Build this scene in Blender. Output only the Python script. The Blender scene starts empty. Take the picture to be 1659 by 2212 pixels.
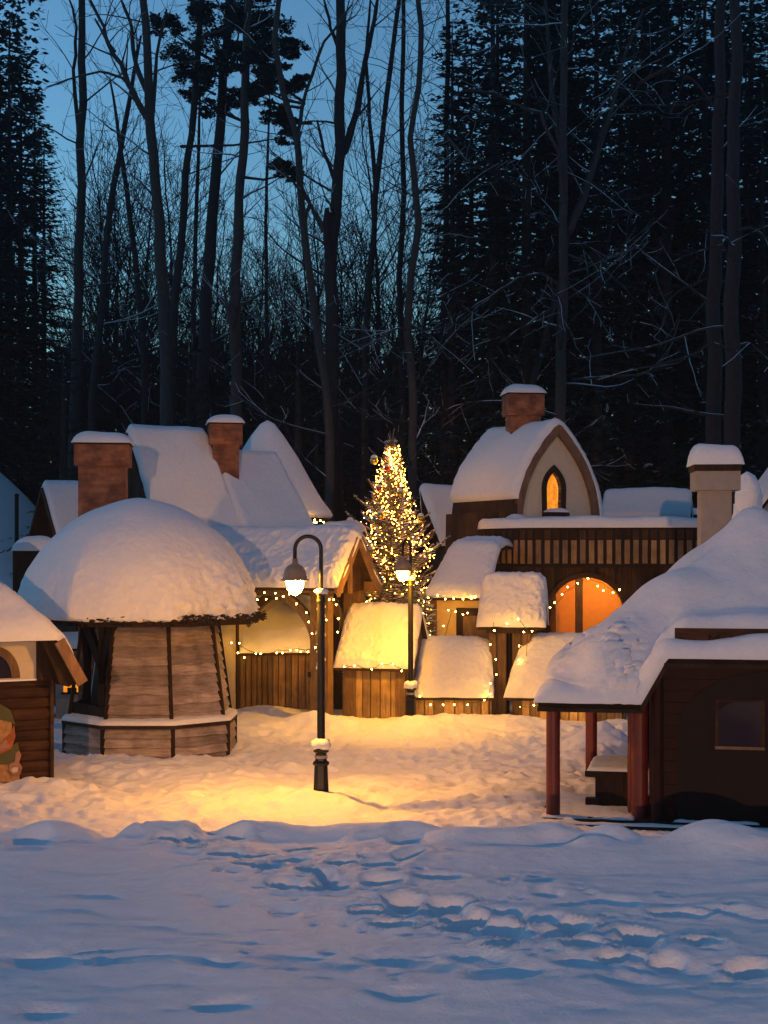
import bpy, math, random
import numpy as np
from mathutils import Vector, Matrix, noise as mn

R = math.radians
F, CXP, HZ, CZ = 3300.0, 829.5, 1205.0, 3.2
scene = bpy.context.scene
COL = scene.collection
rng = random.Random(7)


def P(u, v, Y):
    return Vector(((u - CXP) / F * Y, Y, CZ - (v - HZ) / F * Y))


def X_at(u, Y):
    return (u - CXP) / F * Y


def Z_at(v, Y):
    return CZ - (v - HZ) / F * Y


# ------------------------------------------------------------------ materials
def mat_new(name):
    m = bpy.data.materials.new(name)
    m.use_nodes = True
    nt = m.node_tree
    b = nt.nodes['Principled BSDF']
    return m, nt, b


def nd(nt, t, **kw):
    n = nt.nodes.new(t)
    for k, v in kw.items():
        if k in n.inputs:
            n.inputs[k].default_value = v
        else:
            setattr(n, k, v)
    return n


def coords(nt, scale=(1, 1, 1)):
    tc = nd(nt, 'ShaderNodeTexCoord')
    mp = nd(nt, 'ShaderNodeMapping')
    mp.inputs['Scale'].default_value = scale
    nt.links.new(tc.outputs['Object'], mp.inputs['Vector'])
    return mp.outputs['Vector']


def ramp(nt, fac, stops):
    r = nd(nt, 'ShaderNodeValToRGB')
    el = r.color_ramp.elements
    while len(el) < len(stops):
        el.new(0.5)
    for e, (p, c) in zip(el, stops):
        e.position = p
        e.color = (*c, 1) if len(c) == 3 else c
    nt.links.new(fac, r.inputs['Fac'])
    return r.outputs['Color']


def bump(nt, b, h, strength, dist=0.02, prev=None):
    bp = nd(nt, 'ShaderNodeBump')
    bp.inputs['Strength'].default_value = strength
    bp.inputs['Distance'].default_value = dist
    nt.links.new(h, bp.inputs['Height'])
    if prev is not None:
        nt.links.new(prev, bp.inputs['Normal'])
    if b is not None:
        nt.links.new(bp.outputs['Normal'], b.inputs['Normal'])
    return bp.outputs['Normal']


def noise(nt, vec, scale, detail=4, rough=0.55):
    n = nd(nt, 'ShaderNodeTexNoise')
    n.inputs['Scale'].default_value = scale
    n.inputs['Detail'].default_value = detail
    n.inputs['Roughness'].default_value = rough
    nt.links.new(vec, n.inputs['Vector'])
    return n.outputs['Fac']


def m_snow(name, s1=7, s2=60, k1=0.25, k2=0.35, col=(0.80, 0.82, 0.86)):
    m, nt, b = mat_new(name)
    v = coords(nt)
    a = noise(nt, v, s1, 5)
    f = noise(nt, v, s2, 4, 0.7)
    n1 = bump(nt, None, a, k1, 0.06)
    bump(nt, b, f, k2, 0.015, n1)
    c = ramp(nt, a, [(0.3, tuple(x * 0.94 for x in col)), (0.7, col)])
    nt.links.new(c, b.inputs['Base Color'])
    b.inputs['Roughness'].default_value = 0.6
    b.inputs['Specular IOR Level'].default_value = 0.3
    b.inputs['Sheen Weight'].default_value = 0.15
    return m


def m_wood(name, c0, c1, c2, scale=(14, 14, 1.2), rough=0.75, tone=0.6, stain=True):
    """grain stretched along the short axis of scale; each board has its own tone"""
    m, nt, b = mat_new(name)
    v = coords(nt, scale)
    g = noise(nt, v, 2.2, 6, 0.65)
    col = ramp(nt, g, [(0.28, c0), (0.5, c1), (0.75, c2)])
    at = nd(nt, 'ShaderNodeAttribute')
    at.attribute_name = 'tone'
    mr = nd(nt, 'ShaderNodeMapRange')
    mr.inputs['To Min'].default_value = 1 - tone
    mr.inputs['To Max'].default_value = 1 + tone * 0.6
    nt.links.new(at.outputs['Fac'], mr.inputs['Value'])
    mx = nd(nt, 'ShaderNodeMix', data_type='RGBA', blend_type='MULTIPLY')
    mx.inputs['Factor'].default_value = 1
    nt.links.new(col, mx.inputs['A'])
    nt.links.new(mr.outputs['Result'], mx.inputs['B'])
    out = mx.outputs['Result']
    if stain:
        s = noise(nt, coords(nt), 3.1, 4)
        sc = ramp(nt, s, [(0.35, (0.62, 0.6, 0.58)), (0.6, (1, 1, 1))])
        m2 = nd(nt, 'ShaderNodeMix', data_type='RGBA', blend_type='MULTIPLY')
        m2.inputs['Factor'].default_value = 1
        nt.links.new(out, m2.inputs['A'])
        nt.links.new(sc, m2.inputs['B'])
        out = m2.outputs['Result']
    nt.links.new(out, b.inputs['Base Color'])
    bump(nt, b, g, 0.5, 0.012)
    b.inputs['Roughness'].default_value = rough
    return m


def m_plain(name, c, rough=0.6, metal=0.0, var=0.15, scale=9, bmp=0.2):
    m, nt, b = mat_new(name)
    v = coords(nt)
    a = noise(nt, v, scale, 5)
    col = ramp(nt, a, [(0.3, tuple(x * (1 - var) for x in c)), (0.7, tuple(min(1, x * (1 + var)) for x in c))])
    nt.links.new(col, b.inputs['Base Color'])
    b.inputs['Roughness'].default_value = rough
    b.inputs['Metallic'].default_value = metal
    bump(nt, b, noise(nt, v, scale * 8, 4), bmp, 0.01)
    return m


def m_brick(name):
    m, nt, b = mat_new(name)
    tc = nd(nt, 'ShaderNodeTexCoord')
    sp = nd(nt, 'ShaderNodeSeparateXYZ')
    nt.links.new(tc.outputs['Object'], sp.inputs[0])
    ad = nd(nt, 'ShaderNodeMath', operation='ADD')
    nt.links.new(sp.outputs['X'], ad.inputs[0])
    nt.links.new(sp.outputs['Y'], ad.inputs[1])
    cb = nd(nt, 'ShaderNodeCombineXYZ')
    nt.links.new(ad.outputs[0], cb.inputs['X'])
    nt.links.new(sp.outputs['Z'], cb.inputs['Y'])
    br = nd(nt, 'ShaderNodeTexBrick')
    br.inputs['Color1'].default_value = (0.36, 0.135, 0.055, 1)
    br.inputs['Color2'].default_value = (0.22, 0.075, 0.035, 1)
    br.inputs['Mortar'].default_value = (0.23, 0.12, 0.07, 1)
    br.inputs['Scale'].default_value = 1.0
    br.inputs['Mortar Size'].default_value = 0.008
    br.inputs['Brick Width'].default_value = 0.2
    br.inputs['Row Height'].default_value = 0.07
    nt.links.new(cb.outputs[0], br.inputs['Vector'])
    v = coords(nt)
    n = noise(nt, v, 4, 5)
    sc = ramp(nt, n, [(0.35, (0.45, 0.42, 0.4)), (0.65, (1.1, 1.05, 1))])
    mx = nd(nt, 'ShaderNodeMix', data_type='RGBA', blend_type='MULTIPLY')
    mx.inputs['Factor'].default_value = 1
    nt.links.new(br.outputs['Color'], mx.inputs['A'])
    nt.links.new(sc, mx.inputs['B'])
    nt.links.new(mx.outputs['Result'], b.inputs['Base Color'])
    b.inputs['Roughness'].default_value = 0.85
    n1 = bump(nt, None, br.outputs['Fac'], -0.5, 0.01)
    bump(nt, b, noise(nt, v, 40, 4), 0.4, 0.01, n1)
    return m


def m_snowy(name, c, rough=0.85, lo=0.35, hi=0.75, nscale=3.0, amount=0.5, bark=False):
    """a rough surface with real snow lying on its upward faces, broken up by noise"""
    m, nt, b = mat_new(name)
    v = coords(nt, (6, 6, 1.4) if bark else (1, 1, 1))
    a = noise(nt, v, 4, 5)
    base = ramp(nt, a, [(0.3, tuple(x * 0.55 for x in c)), (0.7, tuple(x * 1.3 for x in c))])
    ge = nd(nt, 'ShaderNodeNewGeometry')
    sp = nd(nt, 'ShaderNodeSeparateXYZ')
    nt.links.new(ge.outputs['Normal'], sp.inputs[0])
    mr = nd(nt, 'ShaderNodeMapRange')
    mr.inputs['From Min'].default_value = lo
    mr.inputs['From Max'].default_value = hi
    nt.links.new(sp.outputs['Z'], mr.inputs['Value'])
    n2 = noise(nt, coords(nt), nscale, 3)
    mr2 = nd(nt, 'ShaderNodeMapRange')
    mr2.inputs['From Min'].default_value = 0.62 - amount * 0.35
    mr2.inputs['From Max'].default_value = 0.7 - amount * 0.35
    nt.links.new(n2, mr2.inputs['Value'])
    mu = nd(nt, 'ShaderNodeMath', operation='MULTIPLY')
    nt.links.new(mr.outputs[0], mu.inputs[0])
    nt.links.new(mr2.outputs[0], mu.inputs[1])
    mx = nd(nt, 'ShaderNodeMix', data_type='RGBA')
    nt.links.new(mu.outputs[0], mx.inputs['Factor'])
    nt.links.new(base, mx.inputs['A'])
    mx.inputs['B'].default_value = (0.78, 0.8, 0.85, 1)
    nt.links.new(mx.outputs['Result'], b.inputs['Base Color'])
    b.inputs['Roughness'].default_value = rough
    if bark:
        bump(nt, b, a, 0.7, 0.03)
    return m


def m_emit(name, c, s):
    m = bpy.data.materials.new(name)
    m.use_nodes = True
    nt = m.node_tree
    nt.nodes.clear()
    e = nd(nt, 'ShaderNodeEmission')
    e.inputs['Color'].default_value = (*c, 1)
    e.inputs['Strength'].default_value = s
    o = nd(nt, 'ShaderNodeOutputMaterial')
    nt.links.new(e.outputs[0], o.inputs[0])
    return m


SNOW = m_snow('snow_ground', 6, 45, 0.4, 0.55)
SNOWR = m_snow('snow_roof', 11, 70, 0.35, 0.65)
SNOWC = m_snow('snow_crusty', 9, 30, 0.5, 0.7)
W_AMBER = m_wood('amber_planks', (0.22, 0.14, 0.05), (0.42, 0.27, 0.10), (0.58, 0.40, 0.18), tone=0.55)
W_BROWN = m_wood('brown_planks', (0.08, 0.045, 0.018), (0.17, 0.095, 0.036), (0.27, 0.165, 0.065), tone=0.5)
W_DARK = m_wood('dark_timber', (0.018, 0.011, 0.008), (0.036, 0.022, 0.014), (0.06, 0.036, 0.022), tone=0.4)
W_DARKB = m_wood('dark_brown_boards', (0.03, 0.017, 0.008), (0.055, 0.03, 0.013), (0.085, 0.05, 0.022), tone=0.5)
W_GREY = m_wood('weathered_boards', (0.18, 0.14, 0.13), (0.33, 0.265, 0.245), (0.45, 0.38, 0.355), scale=(1.6, 1.6, 13), tone=0.35)
W_TRIM = m_wood('rake_timber', (0.12, 0.06, 0.03), (0.2, 0.11, 0.055), (0.28, 0.16, 0.085), tone=0.3)
W_PICK = m_wood('picket_boards', (0.17, 0.10, 0.045), (0.27, 0.17, 0.08), (0.36, 0.235, 0.12), tone=0.35)
W_LOG = m_wood('log_wall', (0.03, 0.015, 0.008), (0.06, 0.028, 0.013), (0.095, 0.045, 0.02), scale=(1.3, 1.3, 9), tone=0.35)
RED = m_plain('red_paint', (0.11, 0.008, 0.004), 0.5, var=0.25, scale=5)
REDD = m_plain('dark_red_paint', (0.022, 0.006, 0.005), 0.6, var=0.3, scale=5)
BLACK = m_plain('black_iron', (0.015, 0.016, 0.017), 0.4, 0.6, var=0.2)
GREEN = m_plain('dark_green_door', (0.012, 0.006, 0.005), 0.6)
PLASTER = m_plain('cream_plaster', (0.52, 0.46, 0.36), 0.85, var=0.06, bmp=0.35)
YPLAST = m_plain('yellow_plaster', (0.62, 0.45, 0.17), 0.85, var=0.08, bmp=0.3)
GPLAST = m_plain('grey_plaster', (0.3, 0.26, 0.22), 0.9, var=0.1, bmp=0.4)
PALEP = m_plain('pale_panel', (0.55, 0.55, 0.56), 0.85, var=0.06, bmp=0.2)
OPLAST = m_plain('orange_plaster', (0.75, 0.32, 0.07), 0.85, var=0.06, bmp=0.2)
BRICK = m_brick('chimney_brick')
BARK = m_snowy('bark', (0.026, 0.021, 0.02), bark=True, lo=0.45, hi=0.8, amount=0.25)
BARKP = m_snowy('pale_bark', (0.05, 0.04, 0.036), bark=True, lo=0.45, hi=0.8, amount=0.3)
BARKR = m_snowy('reddish_pine_bark', (0.035, 0.019, 0.02), bark=True, lo=0.45, hi=0.8, amount=0.1)
TWIG = m_snowy('twig_bark', (0.022, 0.019, 0.018), lo=0.1, hi=0.6, nscale=0.9, amount=0.75)
FTWIG = m_plain('far_twig_bark', (0.012, 0.012, 0.014), 0.9, bmp=0.0)
NEEDLE = m_snowy('needles', (0.018, 0.034, 0.028), lo=0.5, hi=0.95, nscale=0.7, amount=0.0)
XNEEDLE = m_snowy('festive_needles', (0.10, 0.085, 0.035), lo=-0.1, hi=0.5, nscale=6, amount=1.0)
GLASS = m_plain('dark_glass', (0.02, 0.011, 0.014), 0.08, var=0.1, bmp=0.02)
GOLD = m_plain('gold_bauble', (0.85, 0.55, 0.12), 0.15, 0.9, var=0.05, bmp=0.0)
REDB = m_plain('red_bauble', (0.6, 0.02, 0.02), 0.2, 0.3, var=0.05, bmp=0.0)
LAMP = m_emit('lamp_glass', (1.0, 0.38, 0.02), 850)
LAMPF = m_emit('lamp_glass_far', (1.0, 0.40, 0.012), 660)
SHADE = m_plain('lamp_shade_enamel', (0.26, 0.17, 0.11), 0.45, 0.0, var=0.15)
_nt = SHADE.node_tree
_tr = nd(_nt, 'ShaderNodeBsdfTranslucent')
_tr.inputs['Color'].default_value = (0.7, 0.8, 0.9, 1)
_ms = nd(_nt, 'ShaderNodeMixShader')
_ms.inputs['Fac'].default_value = 0.012
_out = [n for n in _nt.nodes if n.type == 'OUTPUT_MATERIAL'][0]
_nt.links.new(_nt.nodes['Principled BSDF'].outputs[0], _ms.inputs[1])
_nt.links.new(_tr.outputs[0], _ms.inputs[2])
_nt.links.new(_ms.outputs[0], _out.inputs['Surface'])
BULB = m_emit('bulb_glow', (1.0, 0.46, 0.06), 110)
TBULB = m_emit('tree_light_warm', (1.0, 0.38, 0.045), 62)
TBULR = m_emit('tree_light_red', (1.0, 0.18, 0.12), 22)
TBULC = m_emit('tree_light_teal', (0.3, 0.9, 0.75), 14)
WINGLOW = m_emit('lit_window', (1.0, 0.33, 0.03), 1.1)
_nt = WINGLOW.node_tree
_e = [n for n in _nt.nodes if n.type == 'EMISSION'][0]
_n = noise(_nt, coords(_nt, (1, 1, 0.6)), 9, 6, 0.7)
_nt.links.new(ramp(_nt, _n, [(0.35, (0.75, 0.16, 0.008)), (0.6, (1.0, 0.36, 0.03)), (0.75, (1.0, 0.55, 0.12))]), _e.inputs['Color'])
CABLE = m_plain('cable_rubber', (0.02, 0.025, 0.015), 0.6)
HATG = m_plain('painted_green', (0.06, 0.065, 0.015), 0.7)
SKIN = m_plain('painted_cream', (0.32, 0.17, 0.065), 0.7, var=0.35, scale=14)
BEARD = m_plain('painted_orange', (0.28, 0.07, 0.01), 0.7, var=0.35, scale=14)
PINK = m_plain('painted_pink', (0.28, 0.14, 0.09), 0.7, var=0.3, scale=14)


for _m in (REDD, GREEN, W_DARK, W_DARKB, W_LOG, GLASS, NEEDLE):
    _m.node_tree.nodes['Principled BSDF'].inputs['Specular IOR Level'].default_value = 0.12 if _m is not GLASS else 0.3


# ------------------------------------------------------------------ mesh builder
class MB:
    def __init__(s):
        s.v, s.f, s.t, s.mi = [], [], [], []

    def add(s, vs, fs, tone=0.5, mi=0):
        o = len(s.v)
        s.v.extend([tuple(p) for p in vs])
        for f in fs:
            s.f.append(tuple(i + o for i in f))
            s.t.append(tone)
            s.mi.append(mi)
        return s

    def box(s, x0, x1, y0, y1, z0, z1, tone=0.5, M=None, mi=0, taper=0):
        vs = [(x0, y0, z0), (x1, y0, z0), (x1, y1, z0), (x0, y1, z0),
              (x0 + taper, y0 + taper, z1), (x1 - taper, y0 + taper, z1), (x1 - taper, y1 - taper, z1), (x0 + taper, y1 - taper, z1)]
        if M is not None:
            vs = [M @ Vector(p) for p in vs]
        return s.add(vs, [(3, 2, 1, 0), (4, 5, 6, 7), (0, 1, 5, 4), (1, 2, 6, 5), (2, 3, 7, 6), (3, 0, 4, 7)], tone, mi)

    def beam(s, a, b, w, h, up=(0, 0, 1), tone=0.5):
        a, b, up = Vector(a), Vector(b), Vector(up)
        d = (b - a).normalized()
        sx = d.cross(up)
        if sx.length < 1e-4:
            sx = d.cross(Vector((0, 1, 0)))
        sx.normalize()
        uz = sx.cross(d)
        vs = []
        for p in (a, b):
            for i, j in ((-1, -1), (1, -1), (1, 1), (-1, 1)):
                vs.append(p + sx * w / 2 * i + uz * h / 2 * j)
        return s.add(vs, [(0, 1, 2, 3), (7, 6, 5, 4), (0, 4, 5, 1), (1, 5, 6, 2), (2, 6, 7, 3), (3, 7, 4, 0)], tone)

    def tube(s, pts, rad, n=8, cap=True, tone=0.5):
        pts = [Vector(p) for p in pts]
        if not hasattr(rad, '__len__'):
            rad = [rad] * len(pts)
        vs, fs = [], []
        ref = None
        for i, p in enumerate(pts):
            d = (pts[min(i + 1, len(pts) - 1)] - pts[max(i - 1, 0)])
            d = d.normalized() if d.length > 1e-9 else Vector((0, 0, 1))
            if ref is None:
                ref = Vector((1, 0, 0)) if abs(d.x) < 0.9 else Vector((0, 1, 0))
            a = (ref - d * ref.dot(d))
            a = a.normalized() if a.length > 1e-6 else d.orthogonal().normalized()
            ref = a
            b = d.cross(a)
            for k in range(n):
                an = 2 * math.pi * k / n
                vs.append(p + (a * math.cos(an) + b * math.sin(an)) * rad[i])
        for i in range(len(pts) - 1):
            for k in range(n):
                k2 = (k + 1) % n
                fs.append((i * n + k, i * n + k2, (i + 1) * n + k2, (i + 1) * n + k))
        if cap:
            fs.append(tuple(range(n - 1, -1, -1)))
            fs.append(tuple((len(pts) - 1) * n + k for k in range(n)))
        return s.add(vs, fs, tone)

    def lathe(s, prof, c=(0, 0, 0), n=24, tone=0.5, rot=0.0):
        """prof: (radius, z) pairs bottom to top"""
        vs, fs = [], []
        for r, z in prof:
            for k in range(n):
                an = 2 * math.pi * k / n + rot
                vs.append((c[0] + r * math.cos(an), c[1] + r * math.sin(an), c[2] + z))
        for i in range(len(prof) - 1):
            for k in range(n):
                k2 = (k + 1) % n
                fs.append((i * n + k, i * n + k2, (i + 1) * n + k2, (i + 1) * n + k))
        fs.append(tuple(range(n - 1, -1, -1)))
        fs.append(tuple((len(prof) - 1) * n + k for k in range(n)))
        return s.add(vs, fs, tone)

    def prism(s, poly, off, tone=0.5, mi=0):
        """poly: list of 3D points (planar), extruded by off"""
        poly = [Vector(p) for p in poly]
        off = Vector(off)
        n = len(poly)
        vs = poly + [p + off for p in poly]
        fs = [tuple(range(n)), tuple(range(2 * n - 1, n - 1, -1))]
        for i in range(n):
            j = (i + 1) % n
            fs.append((j, i, n + i, n + j))
        return s.add(vs, fs, tone, mi)

    def strip(s, A, B, off, tone=0.5):
        """solid band between two polylines A and B, extruded by off"""
        off = Vector(off)
        A = [Vector(p) for p in A]
        B = [Vector(p) for p in B]
        n = len(A)
        vs = A + B + [p + off for p in A] + [p + off for p in B]
        fs = []
        for i in range(n - 1):
            fs += [(i, i + 1, n + i + 1, n + i), (2 * n + i, 3 * n + i, 3 * n + i + 1, 2 * n + i + 1),
                   (i, 2 * n + i, 2 * n + i + 1, i + 1), (n + i, n + i + 1, 3 * n + i + 1, 3 * n + i)]
        fs += [(0, n, 3 * n, 2 * n), (n - 1, 3 * n - 1, 4 * n - 1, 2 * n - 1)]
        return s.add(vs, fs, tone)

    def build(s, name, mat, parent=None, smooth=False, mats=None, recalc=True):
        me = bpy.data.meshes.new(name)
        me.from_pydata(s.v, [], s.f)
        if recalc and len(s.f) < 60000:
            import bmesh
            bm = bmesh.new()
            bm.from_mesh(me)
            bmesh.ops.recalc_face_normals(bm, faces=bm.faces)
            bm.to_mesh(me)
            bm.free()
        at = me.attributes.new('tone', 'FLOAT', 'FACE')
        at.data.foreach_set('value', s.t)
        for m in (mats or [mat]):
            me.materials.append(m)
        if mats:
            me.polygons.foreach_set('material_index', s.mi)
        if smooth:
            me.polygons.foreach_set('use_smooth', [True] * len(me.polygons))
        o = bpy.data.objects.new(name, me)
        COL.objects.link(o)
        if parent is not None:
            o.parent = parent
        return o


def tag(o, label=None, cat=None, group=None, kind=None):
    if label:
        n = len(label.split())
        assert 4 <= n <= 16, label
        o['label'] = label
    if cat:
        o['category'] = cat
    if group:
        o['group'] = group
    if kind:
        o['kind'] = kind
    return o


def thing(name, loc, rz, label, cat, group=None):
    o = bpy.data.objects.new(name, None)
    o.empty_display_size = 0.3
    COL.objects.link(o)
    o.location = loc
    o.rotation_euler = (0, 0, R(rz))
    tag(o, label, cat, group)
    return o


def Lc(root, p):
    """world point to the root's own coordinates"""
    M = Matrix.Translation(root.location) @ Matrix.Rotation(root.rotation_euler.z, 4, 'Z')
    return M.inverted() @ Vector(p)


def copy_tree(o, parent=None):
    c = o.copy()
    COL.objects.link(c)
    if parent is not None:
        c.parent = parent
    for ch in list(o.children):
        copy_tree(ch, c)
    return c


# ------------------------------------------------------------------ snow sheets
def edge_samples(n, k=1.6):
    out = []
    for i in range(n + 1):
        t = i / n
        out.append(0.5 - 0.5 * math.cos(math.pi * t) * (1 - 0.25 * math.sin(math.pi * t)) if k else t)
    return out


def snow_sheet(name, parent, fn, nu, nv, Lu, Lv, th, rad=None, mat=None, lump=0.02, lf=2.5, up=0.5, seed=0, rag=0.0, edges=(1, 1, 1, 1), crust=0.0):
    """closed blanket of snow over fn(s,t)->(point, normal); rad = rounding of the rim in metres"""
    rad = rad or th * 1.1
    S, T = edge_samples(nu), edge_samples(nv)
    sv = Vector((seed * 7.3, seed * 3.1, seed * 1.7))

    def prof(d):
        if d >= rad:
            return 1.0
        x = 1 - d / rad
        return math.sqrt(max(0.0, 1 - x * x))
    top, bot = [], []
    for i, s_ in enumerate(S):
        for j, t_ in enumerate(T):
            p, n = fn(s_, t_)
            d = 1.0
            if edges[0]: d = min(d, prof(s_ * Lu))
            if edges[1]: d = min(d, prof((1 - s_) * Lu))
            a = 1.0
            if edges[2]: a = min(a, prof(t_ * Lv))
            if edges[3]: a = min(a, prof((1 - t_) * Lv))
            k = d * a
            q = p * lf + sv
            ln = mn.noise(q) + 0.5 * mn.noise(q * 2.3)
            dirn = (n * (1 - up) + Vector((0, 0, 1)) * up).normalized()
            h = th * k * (1 + 0.25 * mn.noise(p * 0.9 + sv)) + lump * ln * min(1, k * 1.5)
            if crust:
                e = max(0.0, 1 - min(t_ * Lv, (1 - t_) * Lv, s_ * Lu, (1 - s_) * Lu) / 0.35)
                h += crust * (0.4 + 0.8 * e) * (mn.noise(p * 12 + sv) + 0.5 * mn.noise(p * 25 + sv)) * min(1, k * 2)
            w = Vector((mn.noise(q * 1.7 + Vector((9, 0, 0))), mn.noise(q * 1.7 + Vector((0, 9, 0))), 0)) * rag * (1 - k)
            top.append(p + dirn * max(h, 0.004) + w)
            bot.append(p + w - n * 0.003)
    m = len(T)
    N = len(top)
    fs = []
    for i in range(len(S) - 1):
        for j in range(m - 1):
            a, b, c, d = i * m + j, (i + 1) * m + j, (i + 1) * m + j + 1, i * m + j + 1
            fs.append((a, b, c, d))
            fs.append((N + d, N + c, N + b, N + a))
    for i in range(len(S) - 1):
        a, b = i * m, (i + 1) * m
        fs.append((b, a, N + a, N + b))
        a, b = i * m + m - 1, (i + 1) * m + m - 1
        fs.append((a, b, N + b, N + a))
    for j in range(m - 1):
        fs.append((j, j + 1, N + j + 1, N + j))
        a, b = (len(S) - 1) * m + j, (len(S) - 1) * m + j + 1
        fs.append((b, a, N + a, N + b))
    return MB().add(top + bot, fs).build(name, mat or SNOWR, parent, smooth=True)


def resample(prof, n):
    P2 = [Vector((a, b)) for a, b in prof]
    L = [0]
    for i in range(1, len(P2)):
        L.append(L[-1] + (P2[i] - P2[i - 1]).length)

    def at(t):
        d = min(max(t, 0), 1) * L[-1]
        for i in range(1, len(L)):
            if d <= L[i] or i == len(L) - 1:
                k = (d - L[i - 1]) / max(1e-9, L[i] - L[i - 1])
                return P2[i - 1].lerp(P2[i], k)
    return at, L[-1]


def roof(root, prof, x0, x1, th=0.16, board=0.05, mat=None, lump=0.02, nu=26, nv=40, seed=0, over=0.03, snow=True, soft=0.12, crust=0.0, lean0=0.0, lean1=0.0, rad=None, cap=None, smat=None, name='roof'):
    """roof boards following prof (y,z) front eave -> ridge -> rear eave, along local x, plus its snow.
    lean0/lean1: how far the left/right rake runs outward per metre below the ridge"""
    zt = max(z for _, z in prof)
    A = [Vector((x0 - lean0 * (zt - z), y, z)) for y, z in prof]
    B = [Vector((x1 + lean1 * (zt - z), y, z)) for y, z in prof]
    A2 = [p - Vector((0, 0, board)) for p in A]
    B2 = [p - Vector((0, 0, board)) for p in B]
    n = len(A)
    vs = A + B + A2 + B2
    fs = []
    for i in range(n - 1):
        fs += [(i, i + 1, n + i + 1, n + i), (2 * n + i, 3 * n + i, 3 * n + i + 1, 2 * n + i + 1),
               (i, 2 * n + i, 2 * n + i + 1, i + 1), (n + i, n + i + 1, 3 * n + i + 1, 3 * n + i)]
    fs += [(0, n, 3 * n, 2 * n), (n - 1, 3 * n - 1, 4 * n - 1, 2 * n - 1)]
    rf = MB().add(vs, fs, 0.4).build(name, mat or W_DARKB, root)
    if snow:
        at, Ln = resample(prof, 0)

        def fn(s, t):
            c = at(t)
            w = soft / Ln
            a, b = at(t - w), at(t + w)
            pa, pb = at(t - w * 0.5), at(t + w * 0.5)
            c = (c * 2 + pa + pb) / 4
            if t < 0.001 or t > 0.999:
                c = at(t)
            d = (b - a).normalized()
            xa = x0 - over - lean0 * (zt - c.y)
            xb = x1 + over + lean1 * (zt - c.y)
            return Vector((xa + (xb - xa) * s, c.x, c.y + 0.004)), Vector((0, -d.y, d.x))
        snow_sheet('roof_snow', rf, fn, nu, nv, x1 - x0 + 2 * over, Ln, th, rad=rad or th * 1.2, lump=lump, seed=seed, rag=0.02, crust=crust, mat=smat)
    return rf


def hf_sheet(name, parent, hf, x0, x1, y0, y1, nu, nv, th, rad=None, lump=0.03, seed=0, mat=None, crust=0, lf=2.5):
    def fn(s, t):
        x, y = x0 + (x1 - x0) * s, y0 + (y1 - y0) * t
        e = 0.03
        z = hf(x, y)
        nx, ny = (hf(x + e, y) - hf(x - e, y)) / (2 * e), (hf(x, y + e) - hf(x, y - e)) / (2 * e)
        return Vector((x, y, z)), Vector((-nx, -ny, 1)).normalized()
    return snow_sheet(name, parent, fn, nu, nv, x1 - x0, y1 - y0, th, rad=rad, lump=lump, seed=seed, mat=mat, crust=crust, lf=lf)


def planks(mb, x0, x1, y, z0, z1, w=0.13, th=0.035, gap=0.026, r=rng, zt=None, M=None, jit=0.02):
    """vertical boards on the plane y; zt(x) may give a sloping top"""
    x = x0
    while x < x1 - 0.02:
        ww = min(w * r.uniform(0.8, 1.2), x1 - x)
        dy = r.uniform(0, 0.012)
        top = z1 if zt is None else zt(x + ww / 2)
        if top > z0 + 0.02:
            mb.box(x, x + ww - gap, y - th - dy, y - dy * 0.5, z0 - r.uniform(0, jit), top, tone=r.random(), M=M)
        x += ww


def gable_wall(root, prof, x, y0, y1, z0, mat, th=0.05, name='gable_wall', w=0.13, hole=None):
    """vertical boards closing the end at local x under the profile"""
    mb = MB()
    ys = [a for a, _ in prof]
    def zt(y):
        for (a, za), (b, zb) in zip(prof, prof[1:]):
            if a <= y <= b:
                return za + (zb - za) * (y - a) / max(1e-6, b - a) - 0.06
        return z0
    y = y0
    while y < y1 - 0.02:
        ww = min(w * rng.uniform(0.85, 1.15), y1 - y)
        t0, t1 = zt(y + 0.005), zt(y + ww - 0.01)
        if min(t0, t1) > z0:
            vs = [(x, y, z0), (x, y + ww - 0.01, z0), (x, y + ww - 0.01, t1), (x, y, t0)]
            mb.prism(vs, (th * (1 if x > 0 else -1), 0, 0), rng.random())
        y += ww
    return mb.build(name, mat, root)


def gable_prof(D, ze, zr, over=0.2, rise=None, drop=0.0):
    """straight gable: front wall at y=0, depth D, eave height ze at the wall face"""
    s = (zr - ze) / (D / 2)
    return [(-over, ze - s * over * (0.8 if drop == 0 else drop)), (0, ze), (D / 2, zr), (D, ze), (D + over, ze - s * over * (0.8 if drop == 0 else drop))]


def chimney(parent, c, w, d, z0, z1, collar, mat, cap_th=0.16, seed=1, capmat=None, M_rot=0.0):
    """brick shaft with a wider head, a dark cap slab and a cushion of snow"""
    M = Matrix.Translation(Vector((c[0], c[1], 0))) @ Matrix.Rotation(M_rot, 4, 'Z')
    hh = collar
    mb = MB()
    mb.box(-w / 2, w / 2, -d / 2, d / 2, z0, z1 - hh, M=M)
    mb.box(-w / 2 - 0.07, w / 2 + 0.07, -d / 2 - 0.07, d / 2 + 0.07, z1 - hh, z1 - 0.03, M=M)
    ch = mb.build('chimney', mat, parent)
    MB().box(-w / 2 - 0.09, w / 2 + 0.09, -d / 2 - 0.09, d / 2 + 0.09, z1 - 0.03, z1, M=M).build('cap_slab', capmat or W_DARK, ch)

    def fn(s, t):
        return M @ Vector(((s - 0.5) * (w + 0.24), (t - 0.5) * (d + 0.24), z1 + 0.003)), Vector((0, 0, 1))
    snow_sheet('chimney_snow', ch, fn, 16, 16, w + 0.24, d + 0.24, cap_th, rad=cap_th * 1.5, lump=0.012, seed=seed)
    return ch

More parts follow.
